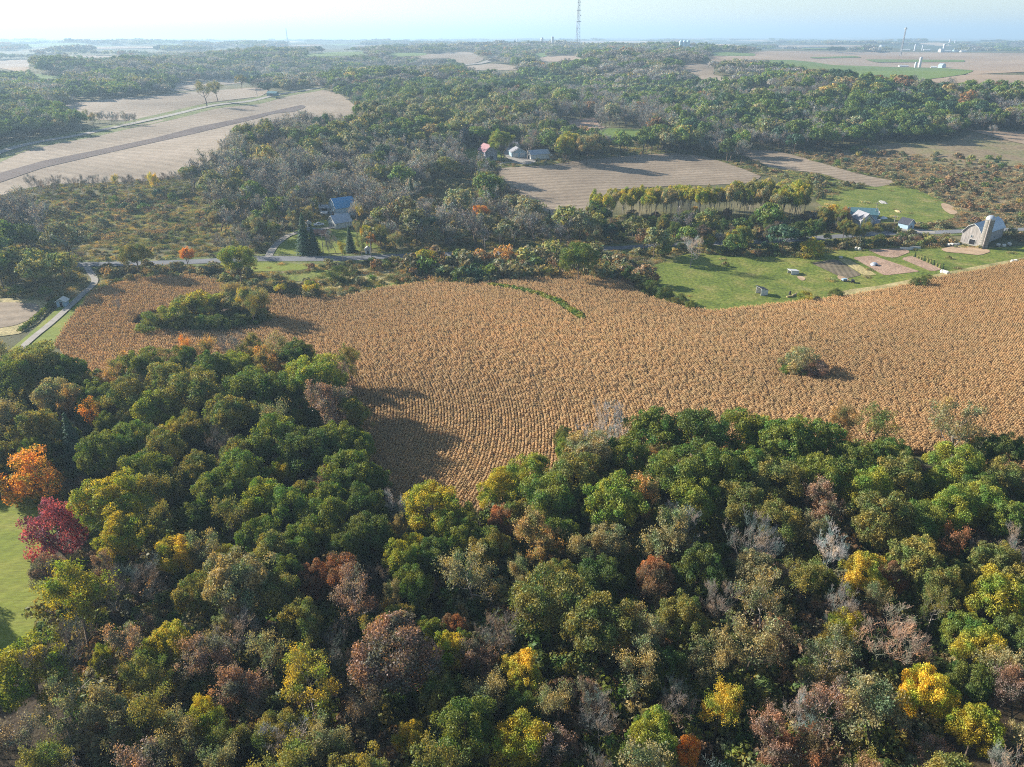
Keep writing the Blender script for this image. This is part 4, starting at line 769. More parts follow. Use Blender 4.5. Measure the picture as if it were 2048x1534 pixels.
# woodland species by district: photo centre, spread, weights (dense green, bare grey, olive, autumn)
PAL = [((1650,240),(330,45),(7,1,1,.25)),((1440,185),(90,30),(1,7,1,.3)),((2000,215),(120,30),(6,1.5,1,.9)),((1760,170),(160,18),(1.5,4,2,.9)),((940,235),(110,25),(1,1,8,.5)),((1150,185),(240,28),(6,3,1,.3)),((900,165),(260,25),(5,2.5,1.5,.2)),
       ((1250,250),(120,30),(1,6,1,.5)),((700,300),(150,50),(.8,6,2,.3)),((560,240),(100,30),(1.5,3,4,.4)),((460,320),(120,40),(.5,6,1.5,.3)),((200,230),(330,60),(4,2,1.5,.1)),((880,440),(120,40),(1.2,4,2,.8)),((1150,440),(120,25),(2,2,5,1.2)),((900,470),(300,25),(2,2,5,.8)),((1200,130),(250,18),(2,5,1,.5)),
       ((650,130),(260,20),(4,2.5,1.5,.2)),((1500,460),(200,30),(3,3,3,.3)),((200,450),(260,60),(.6,7,1.5,.1)),((1850,400),(150,60),(1,4,3,.8)),((1000,90),(900,14),(3,3,2,.8)),((60,560),(100,40),(1,3,5,.1))]
CG = np.array([C_['dg'], C_['g'], C_['bg'], C_['g']]) * 1.05; CB = np.array([(.24, .215, .215), (.29, .26, .245), (.20, .175, .175), (.29, .26, .21)]); CO = np.array([C_['ol'], C_['kh'], (.26, .245, .07), (.21, .205, .085)]); CA = np.array([(.34, .19, .07), (.38, .28, .07), (.26, .15, .07), (.30, .23, .10)])
def palette(Q, W, n):
    w = np.zeros((n, 4)) + [.02, .02, .015, .002]
    for (cx, cy), (sx, sy), k in PAL: w += np.exp(-((Q[:, 0] - cx) / sx) ** 2 - ((Q[:, 1] - cy) / sy) ** 2)[:, None] * np.array(k)
    # stands: species grow in patches
    a = np.sin(W[:, 0] / 37 + 2 * np.sin(W[:, 1] / 61)) * np.sin(W[:, 1] / 45 + 1.5 * np.sin(W[:, 0] / 83)); w[:, 0] *= np.exp(1.5 * a); w[:, 1] *= np.exp(-1.5 * a) * np.where(Q[:, 0] < 1250, 1.7, 1.15)
    w /= w.sum(1)[:, None]; u = nrs.rand(n); c = w.cumsum(1); k = (u[:, None] > c).sum(1).clip(0, 3); j = nrs.randint(0, 4, n)
    t = np.stack([CG, CB, CO, CA])[k, j] * nrs.uniform(.75, 1.25, (n, 1)) * [.93, 1.0, 1.12]; return k, t
def allowed(W, h, strict=True, masks=(True,)):
    """keep fields and what is seen of them clear"""
    Qs = [project(W + [0, 0, f * h])[:, :2] for f in ((0, .5, .95) if strict else (0, .8))]; ok = np.ones(len(W), bool)
    for nm, L in POLYS.items():
        for poly, keep in L:
            if keep not in masks: continue
            lo, hi = poly.min(0) - 2, poly.max(0) + 2
            for Q in Qs:
                m = ok & (Q > lo).all(1) & (Q < hi).all(1)
                if m.any(): i = np.where(m)[0]; ok[i[inpoly(Q[i], poly)]] = False
    return ok & ~near_road(W, 0)
def ring_points(d0, d1, step, azmax=38):
    out = []; d = d0
    while d < d1:
        s = step(d) if callable(step) else step; m = int(2 * math.radians(azmax) * d / s); az = np.radians(np.linspace(-azmax, azmax, m)) + nrs.uniform(-.45, .45, m) * s / d; dd = d + nrs.uniform(-.45, .45, m) * s; out.append(np.stack([dd * np.sin(az), dd * np.cos(az)], -1)); d += s
    P = np.concatenate(out); return np.column_stack([P, T(P[:, 0], P[:, 1])])
BUILD_SPOTS = []   # (x, y, r) filled by the builders before scattering
def off_buildings(W, extra=0, h=11):
    """clear of footprints, and no tall tree on the viewer's side hiding them"""
    ok = np.ones(len(W), bool); Q = project(W + [0, 0, h]); G = project(W)
    for x, y, r in BUILD_SPOTS:
        ok &= (W[:, 0] - x) ** 2 + (W[:, 1] - y) ** 2 > (r + extra) ** 2
        b = project([[x, y, float(T(x, y)) + r * .3]])[0]; rp = r * F_PX / b[2] * .8
        ok &= ~((np.abs(Q[:, 0] - b[0]) < rp) & (Q[:, 1] < b[1]) & (G[:, 1] > b[1]) & (Q[:, 2] < b[2]))
    return ok
def scatter_woods():
    # single trees, 200 m to 950 m
    W = ring_points(225, 950, lambda d: 7.4 if d < 600 else 8.2); Q = project(W + [0, 0, 6]); R_ = nrs.uniform(.72, 1.38, len(W)) ; keep = allowed(W, 11, True, (True, 2, 3)) & (Q[:, 1] < 610) & off_buildings(W, 2)
    keep &= ~((Q[:, 1] > 560) & (Q[:, 0] > 230)); W, Q, R_ = W[keep], Q[keep], R_[keep]; k, t = palette(Q, W, len(W))
    idx = np.where(k == 1, nrs.randint(4, 7, len(W)), nrs.randint(0, 4, len(W))); low = (Q[:, 1] > 455) & (nrs.rand(len(W)) < .5); sc = R_ * np.where(low, .6, 1); far = np.hypot(W[:, 0], W[:, 1])
    small = nrs.rand(len(W)) < ss(520, 420, far) * .35; sc = sc * np.where(small, .6, 1)
    scl = np.column_stack([sc * .95, sc * .95, sc * nrs.uniform(.8, 1.05, len(W))]); print('woodland', len(W))
    scatter('woodland', W, idx, nrs.uniform(0, 6.28, len(W)), scl, t, MID[:7], label='mixed green and grey woodland on the slopes beyond the valley road', cat='woodland')
    # brush: bushes and weeds in the rough ground, woodland edges
    W = ring_points(200, 660, 4.3); Q = project(W + [0, 0, 1]); inb = np.zeros(len(W), bool); dens = np.zeros(len(W))
    for nm, p in (('brush_meadow', .55), ('brush_slope', .32), ('straw_meadow', .22), ('brush_knoll', .35), ('homestead_lawn', .12), ('marsh', .2), ('grass_bank', .3), ('brown_brush', .5), ('roadside_brush', .6), ('hedge', 1.5)):
        for poly, _ in POLYS[nm]: m = inpoly(Q[:, :2], poly); dens[m] = p
    pat = .5 + .5 * np.sin(W[:, 0] / 17 + 1.7 * np.sin(W[:, 1] / 23)) * np.sin(W[:, 1] / 13 + np.sin(W[:, 0] / 29)); 
    for pg, _ in POLYS['grass_clearing']: dens[inpoly(Q[:, :2], pg)] = 0
    keep = (nrs.rand(len(W)) < dens * (.35 + 1.3 * pat)) & allowed(W, 1.5, False, (True,)) & off_buildings(W, 1, 2)
    W, Q = W[keep], Q[keep]; n = len(W); k, t = palette(Q, W, n); g_ = k == 1; t[g_] = np.array((.185, .175, .095)) * nrs.uniform(.7, 1.25, (g_.sum(), 1)); mm = np.zeros(n, bool)
    for poly, _ in POLYS['marsh']: mm |= inpoly(Q[:, :2], poly)
    br = nrs.rand(n) < np.where(mm, .6, .35); t[br] = np.array([(.24, .17, .10), (.19, .13, .09), (.28, .21, .11)])[nrs.randint(0, 3, br.sum())]
    idx = np.where(br & (nrs.rand(n) < .6), 2, nrs.randint(0, 2, n)); sc = nrs.uniform(.5, 1.35, n) ** 1.2; hd = inpoly(Q[:, :2], POLYS['hedge'][0][0]); sc = sc * np.where(hd, 1.7, 1); print('brush', n)
    # weeds everywhere in the rough
    W3 = ring_points(200, 620, 2.6); Q3 = project(W3 + [0, 0, .5]); d3 = np.where(allowed(W3, .5, False, (True,)) & (Q3[:, 1] < 610) & ~inpoly(Q3[:, :2], CORN), .55, 0.); dr = np.zeros(len(W3), bool)
    for nm, p in (('brush_meadow', .8), ('brush_slope', .8), ('straw_meadow', .8), ('brush_knoll', .8), ('marsh', .75), ('grass_bank', .5), ('weed_patch', .8), ('weedy_bed', .9), ('tan_bed', .15), ('straw_bed', .6), ('brown_brush', 1.0), ('roadside_brush', 1.0), ('pasture', .015)):
        for poly, _ in POLYS.get(nm, []): mq = inpoly(Q3[:, :2], poly); d3[mq] = p; dr[mq] = nm in ('marsh', 'weedy_bed', 'tan_bed', 'brown_brush')
    d3[inpoly(Q3[:, :2], POLYS['homestead_lawn'][0][0])] *= .12
    for pg, _ in POLYS['grass_clearing']: d3[inpoly(Q3[:, :2], pg)] *= .08
    kp = (nrs.rand(len(W3)) < d3) & ~near_road(W3, 0) & off_buildings(W3, 0, 1); W3, dr = W3[kp], dr[kp]; n3 = len(W3); pt = .5 + .5 * np.sin(W3[:, 0] / 13 + 2 * np.sin(W3[:, 1] / 19)) * np.cos(W3[:, 1] / 11 + np.sin(W3[:, 0] / 17))
    ca, cb, cc3 = np.array((.15, .165, .045)), np.array((.36, .31, .15)), np.array((.25, .19, .12)); t3 = ca * (1 - pt[:, None]) + cb * pt[:, None]; t3 = np.where((dr | (nrs.rand(n3) < .2))[:, None], cc3 * (1 - .5 * pt[:, None]) + cb * .5 * pt[:, None], t3) * nrs.uniform(.6, 1.3, (n3, 1)); s3 = nrs.uniform(.35, .9, n3); print('weeds', n3)
    scatter('rough_grass', W3, np.where(nrs.rand(n3) < .25, 0, 1), nrs.uniform(0, 6.28, n3), np.column_stack([s3, s3, s3 * .8]), t3, [MID[7].copy(), MID[9].copy()], label='rough straw and green grass tufts over the unmown ground', cat='grass')
    scatter('brush', W, idx, nrs.uniform(0, 6.28, n), np.column_stack([sc, sc, sc * nrs.uniform(.7, 1.2, n)]), t, MID[7:], label='brown and green brush covering the rough ground along the stream and road', cat='brush')
    # clumps of crowns, 950 m to 7 km
    W = ring_points(950, 2600, lambda d: 15 + (d - 950) * .004); Q = project(W + [0, 0, 6]); keep = allowed(W, 12, True, (True, 2, 3)) & off_buildings(W, 6); W, Q = W[keep], Q[keep]; n1 = len(W); k, t = palette(Q, W, n1); i1 = np.where(k == 1, nrs.randint(2, 4, n1), nrs.randint(0, 2, n1)); s1 = nrs.uniform(.7, 1.15, n1)
    W2 = ring_points(2600, 9000, lambda d: 46 + (d - 2600) * .012); Q2 = project(W2 + [0, 0, 6]); op = np.sin(W2[:, 0] / 210 + 2 * np.sin(W2[:, 1] / 530)) * np.sin(W2[:, 1] / 260 + 1.3 * np.sin(W2[:, 0] / 410)) ; keep = allowed(W2, 12, True, (True, 2, 3)) & (op > .22) & off_buildings(W2, 20); keep &= ~((Q2[:, 0] > 1530) & (op < .2)); W2, Q2 = W2[keep], Q2[keep]; n2 = len(W2)
    k2, t2 = palette(Q2, W2, n2); i2 = nrs.randint(4, 6, n2); s2 = nrs.uniform(.8, 1.2, n2); W = np.concatenate([W, W2]); s = np.concatenate([s1, s2]); print('far woods', n1, n2)
    scatter('distant_woodland', W, np.concatenate([i1, i2]), nrs.uniform(0, 6.28, len(W)), np.column_stack([s, s, s * nrs.uniform(.8, 1.1, len(W))]), np.concatenate([t, t2]), CLUMP, label='hazy blue green woods rolling to the horizon', cat='woodland')
CORN_GAP = [(985,576),(1040,586),(1082,596),(1120,613),(1162,643)]
def corn_plants():
    protos = []
    for s in range(4):
        rs = np.random.RandomState(900 + s); V = []; F = []; k = 0; P = []; Nn = []
        for j in range(5):
            x = -.42 + .84 * (j + .5) / 5 + rs.normal(0, .03); h = rs.uniform(1.5, 2.3)
            y = rs.normal(0, .05); lean = rs.normal(0, .08, 2)
            a = np.array([x, y, 0.]); b = np.array([x + lean[0], y + lean[1], h]); v, f = tubes(a[None], b[None], [.03], [.015]); V.append(v); F.append(f + k); k += len(v)
            for q in range(10):
                z = h * rs.uniform(.4, 1.0); az = rs.rand() * 6.283; o = np.array([math.cos(az), math.sin(az), 0]); pr = np.array([-o[1], o[0], 0]) * .062; s0 = a + (b - a) * z / h; L = rs.uniform(.25, .48)
                m = s0 + o * L * .55 + [0, 0, .12]; e = s0 + o * L + [0, 0, -.3 * rs.rand() - .1]
                v = np.array([s0 - pr, s0 + pr, m + pr * 1.4, m - pr * 1.4, e + pr * .5, e - pr * .5]); V.append(v); F.append(np.array([[0, 1, 2, 3], [3, 2, 4, 5]]) + k); k += 6
        V = np.concatenate(V); F = np.concatenate(F); protos.append(bpy.data.objects.new('corn_row_piece', mesh_np('corn_row_piece', V, F, M['corn'], rs.rand(len(F)))))
    # contour rows: arcs about a point west of the field tip
    c = U(150, 850)[:2]; poly = unproject(densify(CORN, True, 30))[:, :2]; isle = np.array([(262,655),(330,668),(420,668),(530,655),(555,640),(540,625),(440,615),(350,620),(280,635)], float); thick = np.array([(1553,735),(1580,752),(1630,765),(1662,757),(1658,738),(1600,725)], float)
    out = []; rot = []; gap = unproject(CORN_GAP)[:, :2]
    for r in np.arange(14, 520, .86):
        m = int(4.1 * r / .8); th = np.linspace(-2.0, 2.1, max(m, 4)); P = c + r * np.stack([np.sin(th + .4), np.cos(th + .4)], -1)
        P = P + (1.8 * np.sin(P[:, 1] / 31) * np.sin(P[:, 0] / 47))[:, None] * [1, 0]
        out.append(P); rot.append(-(th + .4))
    P = np.concatenate(out); rot = np.concatenate(rot); m = inpoly(P, poly) ; P, rot = P[m], rot[m]; W = np.column_stack([P, T(P[:, 0], P[:, 1])]); Q = project(W)
    m = ~inpoly(Q[:, :2], isle) & ~inpoly(Q[:, :2], thick) & (Q[:, 0] > -60) & (Q[:, 0] < 2160) & (Q[:, 1] < 1045) & (nrs.rand(len(W)) > .015)
    g = np.full(len(W), 1e9)
    for i in range(len(gap) - 1):
        a, b = gap[i], gap[i + 1]; ab = b - a; t = np.clip(((P - a) @ ab) / (ab @ ab), 0, 1); g = np.minimum(g, np.hypot(*(P - a - t[:, None] * ab).T))
    m &= g > 2.0; W, rot = W[m], rot[m]; n = len(W); x, y = W[:, 0], W[:, 1]; a = .5 + .5 * np.sin(x / 23 + 2 * np.sin(y / 31)) * np.sin(y / 17 + np.sin(x / 41)); b = .5 + .5 * np.sin(x / 61 + 1.2 * np.sin(y / 47) + 2)
    A = np.array((.47, .345, .215)); Bc = np.array((.44, .31, .18)); Cc = np.array((.50, .40, .27)); t = A * (1 - a[:, None] * .6) + Bc * a[:, None] * .6; t = t * (1 - .35 * b[:, None]) + Cc * .35 * b[:, None]
    t = t * nrs.uniform(.93, 1.07, (n, 1)) * (1 + .14 * np.sin(x / 33 + 2.2 * np.sin(y / 52)) * np.sin(y / 21 + 1.5 * np.sin(x / 60)))[:, None] * [1.13, 1.0, .78]; h = nrs.uniform(.93, 1.08, n) * (1 + .06 * np.sin(x / 9 + y / 14)); print('corn', n)
    scatter('corn_plants', W, nrs.randint(0, 4, n), rot + nrs.normal(0, .05, n), np.column_stack([np.ones(n), nrs.uniform(.95, 1.15, n), h]), t, protos, label='dry tan corn standing ripe in curving rows across the big field', cat='corn')
    # weeds in the strip through the corn
    q = []; 
    for i in range(len(gap) - 1):
        for t_ in np.linspace(0, 1, 60): q.append(gap[i] * (1 - t_) + gap[i + 1] * t_ + nrs.normal(0, .55, 2))
    q = np.array(q); W = np.column_stack([q, T(q[:, 0], q[:, 1])]); n = len(W); s = nrs.uniform(.38, .62, n); W[:, 2] += .4
    scatter('weed_strip', W, np.zeros(n, int), nrs.uniform(0, 6.28, n), np.column_stack([s, s, s]), np.array(C_['lg']) * nrs.uniform(.8, 1.2, (n, 1)), [MID[7].copy()], label='narrow strip of bright green weeds running through the corn', cat='weeds')
    # undergrowth below the foreground wood
    W = ring_points(50, 230, 3.1, 40); Q = project(W + [0, 0, 2]); m = inpoly(Q[:, :2], WOOD) & ~inpoly(Q[:, :2], LAWN_CLEAR) & ~inpoly(W[:, :2], poly); W, Q = W[m], Q[m]; n = len(W); cc = np.array([C_['dg'], C_['g'], C_['ol'], C_['br'], C_['kh']])[nrs.randint(0, 5, n)] * .9; s = nrs.uniform(.6, 1.3, n)
    scatter('undergrowth', W, nrs.randint(0, 2, n), nrs.uniform(0, 6.28, n), np.column_stack([s, s, s]), cc, [MID[7].copy(), MID[8].copy()], label='dark undergrowth between the trunks of the foreground wood', cat='undergrowth')
    ex = np.array([(-60, 700), (2160, 700)]);

# ---------------------------------------------------------------- farm buildings, poles, towers
def box_part(name, parent, mat, c, d, rz=0): return MB().box(c, d, rz).build(name, mat, parent)
def opening(parent, face, u, z, w, h, kind, W, L, mat=None, fmat=None):
    """door or window on a wall: face f(ront -Y) b(ack) l(eft) r(ight); u along the wall, z sill height"""
    fmat = fmat or M['white']; th = .12
    pos = {'f': (u, -L / 2, 0), 'b': (-u, L / 2, 0), 'l': (-W / 2, -u, -math.pi / 2), 'r': (W / 2, u, math.pi / 2)}[face]
    rz = pos[2]; nx, ny = {'f': (0, -1), 'b': (0, 1), 'l': (-1, 0), 'r': (1, 0)}[face]; tx, ty = (1, 0) if face in 'fb' else (0, 1)
    o = (pos[0] + nx * .03, pos[1] + ny * .03); dims = (w, .1, h) if face in 'fb' else (.1, w, h)
    p = box_part('window' if kind == 'w' else 'door', parent, mat or M['glass' if kind == 'w' else 'dark'], (o[0], o[1], z + h / 2), dims)
    mb = MB()
    for s in (-1, 1):
        mb.box((o[0] + nx * .03 + tx * s * (w / 2 + th / 2), o[1] + ny * .03 + ty * s * (w / 2 + th / 2), z + h / 2), (th, .12, h) if face in 'fb' else (.12, th, h))
    mb.box((o[0] + nx * .03, o[1] + ny * .03, z + h + th / 2), (w + 2 * th, .12, th) if face in 'fb' else (.12, w + 2 * th, th))
    if kind == 'w': mb.box((o[0] + nx * .04, o[1] + ny * .04, z - th / 2), (w + 2 * th, .2, th) if face in 'fb' else (.2, w + 2 * th, th))
    mb.build('frame', fmat, p); return p
def gabled(name, label, cat, px, rz, W, L, hw, hr, wall, roof, gambrel=False, ops=(), group=None, over=.45, roof2=None, base=True, spot=True, loc=None, trim=None):
    P = np.array(loc) if loc is not None else U(*px)
    root = empty(name, (P[0], P[1], float(P[2])), rz, label, cat, group)
    if spot: BUILD_SPOTS.append((P[0], P[1], max(W, L) * .55 + 1))
    hb = .35
    prof = [(-W / 2, -1.5), (W / 2, -1.5), (W / 2, hw)] + ([(W * .27, hw + (hr - hw) * .66)] if gambrel else []) + [(0, hr)] + ([(-W * .27, hw + (hr - hw) * .66)] if gambrel else []) + [(-W / 2, hw)]
    MB().prism(prof, -L / 2, L / 2).build('wall', wall, root)
    if base: box_part('foundation', root, M['stone'], (0, 0, -.6), (W + .12, L + .12, 1.2 + 2 * hb))
    for s in (-1, 1):
        pts = [(0, hr + .12)] + ([(s * W * .27, hw + (hr - hw) * .66 + .16)] if gambrel else []) + [(s * (W / 2 + over), hw - over * (.9 if not gambrel else 1.0) + .1)]
        up = [(x, z + .14) for x, z in pts]; poly = pts + up[::-1]
        MB().prism(poly, -L / 2 - over, L / 2 + over).build('roof', roof if s < 0 or roof2 is None else roof2, root)
        bb = MB(); q = [(x * 1.004, z - .12) for x, z in pts]; bb.prism(q + [(x * 1.004, z + .16) for x, z in pts][::-1], -L / 2 - over - .06, -L / 2 - over); bb.build('trim', trim or M['white'], root)
    for o in ops: opening(root, *o[:6], W, L, *(o[6:]))
    return root
def silo(name, label, px, r, h, mat, dome, group=None, chute=False, loc=None, spot=True, hoops=0):
    P = np.array(loc) if loc is not None else U(*px); root = empty(name, tuple(map(float, P)), 0, label, 'silo', group)
    if spot: BUILD_SPOTS.append((P[0], P[1], r + 1))
    MB().lathe([(r, -1), (r, h)], 24).build('wall', mat, root)
    k = [(r * 1.04 * math.cos(a), h + r * .95 * math.sin(a)) for a in np.linspace(0, math.pi / 2 * .97, 8)]
    MB().lathe([(r * 1.04, h - .3)] + k, 24).build('dome', dome, root)
    if hoops:
        for i in range(hoops): MB().lathe([(r + .06, h * (i + 1) / (hoops + 1)), (r + .06, h * (i + 1) / (hoops + 1) + .12)], 24).build('hoop', M['greywood'], root)
    if chute:
        a = math.radians(238); cx, cy = (r + .25) * math.cos(a), (r + .25) * math.sin(a)
        MB().tube([(cx, cy, 0), (cx, cy, h + .4)], [.34, .34], 8).build('chute', M['greywood'], root)
        for s in (-.6, .6): MB().tube([(cx + s, cy + .25, 0), (cx + s, cy + .25, h)], [.06, .06], 4).build('rail', M['concrete'], root)
    return root
def upole(px, label, h=10.5, group='utility poles', two=False):
    P = U(*px); root = empty('utility_pole', tuple(map(float, P)), rnd.uniform(-.3, .3), label, 'utility pole', group)
    MB().tube([(0, 0, -.5), (0, 0, h)], [.19, .13], 8).build('pole', M['palebark'], root)
    MB().box((0, .16, h - .7), (2.4, .12, .14)).build('crossarm', M['polewood'], root)
    for x in (-1.1, -.5, .5, 1.1): MB().tube([(x, .16, h - .63), (x, .16, h - .4)], [.06, .05], 6).build('insulator', M['white'], root)
    if two: MB().tube([(.3, 0, h - 2.4), (.3, 0, h - 1.5)], [.24, .24], 8).build('transformer', M['grey'], root)
    return root
def lattice(name, label, px, d, h, wb, wt, leg, label_cat='tower', ztop=None):
    a = ray(px[0], px[1]); s = d / math.hypot(a[0], a[1]); x, y = a[0] * s, a[1] * s; z = float(T(x, y)) - 1
    root = empty(name, (x, y, z), .3, label, label_cat); n = max(8, int(h / 9))
    def P(k, t): r = wb * (1 - t) ** 1.2 + wt; q = 2 * math.pi * k / 3; return Vector((r * math.cos(q), r * math.sin(q), h * t))
    for k in range(3): MB().tube([P(k, t) for t in np.linspace(0, 1, 14)], [leg] * 14, 5).build('leg', M['steel'], root)
    mb = MB()
    for i in range(n):
        t0, t1 = i / n, (i + 1) / n
        for k in range(3): mb.tube([P(k, t1), P((k + 1) % 3, t1)], [leg * .5] * 2, 4); mb.tube([P(k, t0), P((k + 1) % 3, t1)], [leg * .42] * 2, 4)
    mb.build('bracing', M['steel'], root)
    return root, P
# -- the grey barn and its silo
b = gabled('barn', 'grey weathered barn with a metallic gambrel roof at the right, by the concrete silo', 'barn', (1962, 480), -.93, 8.4, 25, 5.4, 9.6, M['boards'], M['metalroof'], True,
       [('f', 1.0, .1, 2.6, 2.3, 'd'), ('f', .2, 3.4, .8, .8, 'w'), ('r', -3, 1.2, 1, .9, 'w'), ('r', 3, 1.2, 1, .9, 'w')])
sx = U(1965, 496); silo('silo', 'tall leaning looking concrete silo with a silvery dome beside the grey barn', None, 1.9, 13.6, M['concrete'], M['dome'], chute=True, loc=sx, hoops=12)
# -- buildings across the road from the barn
gabled('farmhouse', 'cream gabled farmhouse half hidden by trees, left of the tall utility pole', 'house', (1721, 456), .15, 7, 9, 5.0, 8.2, M['whiteboards'], M['greyroof'], False, [('f', -1.6, 1, 1, 1.4, 'w'), ('f', 1.6, 1, 1, 1.4, 'w'), ('f', 0, 4.3, 1, 1.2, 'w'), ('f', 0, .1, 1, 2, 'd')])
gabled('outbuilding', 'long blue grey roofed building behind the cream farmhouse', 'building', (1722, 437), 1.35, 8, 14, 3.2, 5.6, M['bluewall'], M['bluegreen'], False, [('l', 0, .1, 3, 2.5, 'd')])
gabled('outbuilding', 'low open shed with a pale pink roof behind the tall utility pole', 'shed', (1741, 434), 1.3, 4, 7, 2.2, 3.1, M['greyboards'], M['offwhite'], False, [('l', 0, .1, 4, 1.8, 'd')])
gabled('shed', 'small pale blue shed with a dark roof beside the farm drive', 'shed', (1811, 457), .5, 5.2, 5.5, 3.0, 5.2, M['bluewall'], M['darkroof'], False, [('f', 0, .1, 1, 2, 'd'), ('r', 0, 1, .9, .9, 'w')])
gabled('outbuilding', 'grey lean cottage in the trees right of the cream farmhouse', 'house', (1740, 457), .9, 5, 7, 3.2, 5, M['greyboards'], M['greyroof'], False, [('l', 0, 1, .9, 1.1, 'w')])
upole((1748, 440), 'tall pale utility pole standing against the pasture behind the farmhouse', 9.5)
upole((1788, 448), 'short utility pole left of the small pale blue shed', 4.5)
# -- pasture shelters
def shelter(label, px, rz, w, l, h0, h1, roofm):
    P = U(*px); root = empty('animal_shelter', tuple(map(float, P)), rz, label, 'shelter', 'animal shelters on the pasture'); BUILD_SPOTS.append((P[0], P[1], 4))
    for s in (-1, 1): MB().prism([(s * w / 2 - .05, 0), (s * w / 2 + .05, 0), (s * w / 2 + .05, h0 if s > 0 else h1), (s * w / 2 - .05, h0 if s > 0 else h1)], -l / 2, l / 2).build('wall', M['white'], root) if s > 0 else None
    for y in (-l / 2, l / 2): MB().prism([(-w / 2, 0), (w / 2, 0), (w / 2, h0), (-w / 2, h1)], y - .05, y + .05).build('wall', M['white'], root)
    MB().prism([(-w / 2 - .5, h1 + .05), (w / 2 + .25, h0 + .05), (w / 2 + .25, h0 + .17), (-w / 2 - .5, h1 + .2)], -l / 2 - .2, l / 2 + .2).build('roof', roofm, root)
    MB().box((-w / 2 + .05, 0, h1 - .15), (.1, l, .3)).build('fascia', M['white'], root); return root
shelter('white lean-to animal shelter open to the left, nearest one on the pasture', (1523, 589), .25, 3.0, 3.4, 2.1, 3.2, M['darkroof'])
shelter('low white animal shelter farther up the pasture', (1586, 548), .2, 3.6, 2.6, 1.4, 1.9, M['white'])
# -- homestead
gabled('barn', 'dark gabled barn with a bright blue metal roof at the homestead', 'barn', (686, 430), -.95, 9, 11, 5.0, 9.2, M['bluewall'], M['metalroof'], True, [('f', 0, .1, 2.6, 2.6, 'd'), ('f', -2.6, 3.0, .8, .8, 'w'), ('f', 2.6, 3.0, .8, .8, 'w')], roof2=M['blueroof'])  # left slope paler: sun sheen of the blue roof put into its colour
gabled('farmhouse', 'white homestead house with a pale grey roof, in front of the blue roofed barn', 'house', (681, 453), -.9, 8, 9, 3.0, 6.0, M['whiteboards'], M['metalroof'], False, [('f', -2, 1, 1, 1.1, 'w'), ('f', 2, 1, 1, 1.1, 'w'), ('f', 0, .1, 1, 2, 'd')])
gabled('shed', 'long low shed with a pale metal roof left of the blue roofed barn', 'shed', (652, 422), 1.5, 4, 6.5, 2.2, 3.2, M['greyboards'], M['metalroof'], False, [('l', 0, .1, 3, 1.9, 'd')])
gabled('shed', 'tiny white roofed shed below the long low shed', 'shed', (650, 431), 1.4, 2, 3, 1.6, 2.2, M['greyboards'], M['white'], False, [('l', 0, .1, 1, 1.4, 'd')])
gabled('shed', 'white lean annex between the blue roofed barn and the white house', 'shed', (684, 440), 1.35, 3, 6.5, 2.0, 3.0, M['whiteboards'], M['white'], False, [('l', 0, .1, 1.4, 1.7, 'd')])
gabled('shed', 'small white hut left of the white pickup truck', 'hut', (618, 453), .4, 2, 2.4, 2, 2.8, M['white'], M['offwhite'], False, [('f', 0, .1, .8, 1.5, 'd')])
def vehicle(name, label, cat, px, rz, L=5.2, body=None, pickup=True, group=None, loc=None):
    P = np.array(loc) if loc is not None else U(*px); root = empty(name, (P[0], P[1], float(P[2]) + .4), rz, label, cat, group); body = body or M['carwhite']
    prof = [(-L/2, .45), (L/2, .45), (L/2, .95), (L/2 - .15, 1.1), (L * .22, 1.15), (-L * .22 if pickup else -L * .46, 1.15), (-L/2, 1.1)]
    m = MB(); m.prism([(x, z) for x, z in prof], -.92, .92); o = m.build('body', body, root)
    cab = [(-L*.2, 1.12), (L*.24, 1.12), (L*.1, 1.75), (-L*.14, 1.78)] if pickup else [(-L*.44, 1.12), (L*.24, 1.12), (L*.1, 1.65), (-L*.36, 1.65)]
    MB().prism(cab, -.8, .8).build('cab', body, root)
    for s in (-1, 1): MB().prism([(x * .9, 1.16 + (z - 1.12) * .82) for x, z in cab], s * .81 - .01, s * .81 + .01).build('window', M['glass'], root)
    MB().add([(cab[1][0] + .02, -.72, 1.16), (cab[1][0] + .02, .72, 1.16), (cab[2][0] + .03, .66, cab[2][1] - .06), (cab[2][0] + .03, -.66, cab[2][1] - .06)], [(0, 1, 2, 3)]).build('windscreen', M['glass'], root)
    for x in (-L * .31, L * .32):
        for s in (-1, 1):
            w = MB(); V = []; 
            w.tube([(x, s * .72, .38), (x, s * .95, .38)], [.38, .38], 14).build('wheel', M['tyre'], root)
    for s in (-.65, .65): box_part('headlight', root, M['glass'], (L / 2 + .01, s, .85), (.04, .3, .18))
    return root
vehicle('pickup_truck', 'white pickup truck parked on the homestead drive', 'truck', (638, 453), .35)
vehicle('parked_car', 'dark roofed car beside the tall spruces at the homestead', 'car', (622, 463), .3, 4.4, M['grey'], False)
gabled('shed', 'rusty red low shed behind the tall spruces, below the parked car', 'shed', (640, 471), 1.3, 3, 8, 1.8, 2.6, M['redboards'], M['rust'], False, [('l', 0, .1, 2, 1.5, 'd')])
for px, lab, h in [((647, 508), 'utility pole in front of the homestead lawn, left of the bare tree', 9.5), ((743, 517), 'pale utility pole beside the road under the golden tree', 9.0), ((970, 504), 'thin utility pole beside the road, left one of the middle pair', 6.5), ((1000, 506), 'utility pole beside the road, right one of the middle pair', 9.0), ((145, 540), 'utility pole by the road near the left border', 8)]: upole(px, lab, h)
gabled('shed', 'small white hut under the dark trees at the roadside near the golden tree', 'hut', (736, 507), .2, 2.2, 2.4, 2.2, 3, M['white'], M['offwhite'], False, [('f', 0, .1, .8, 1.6, 'd')])
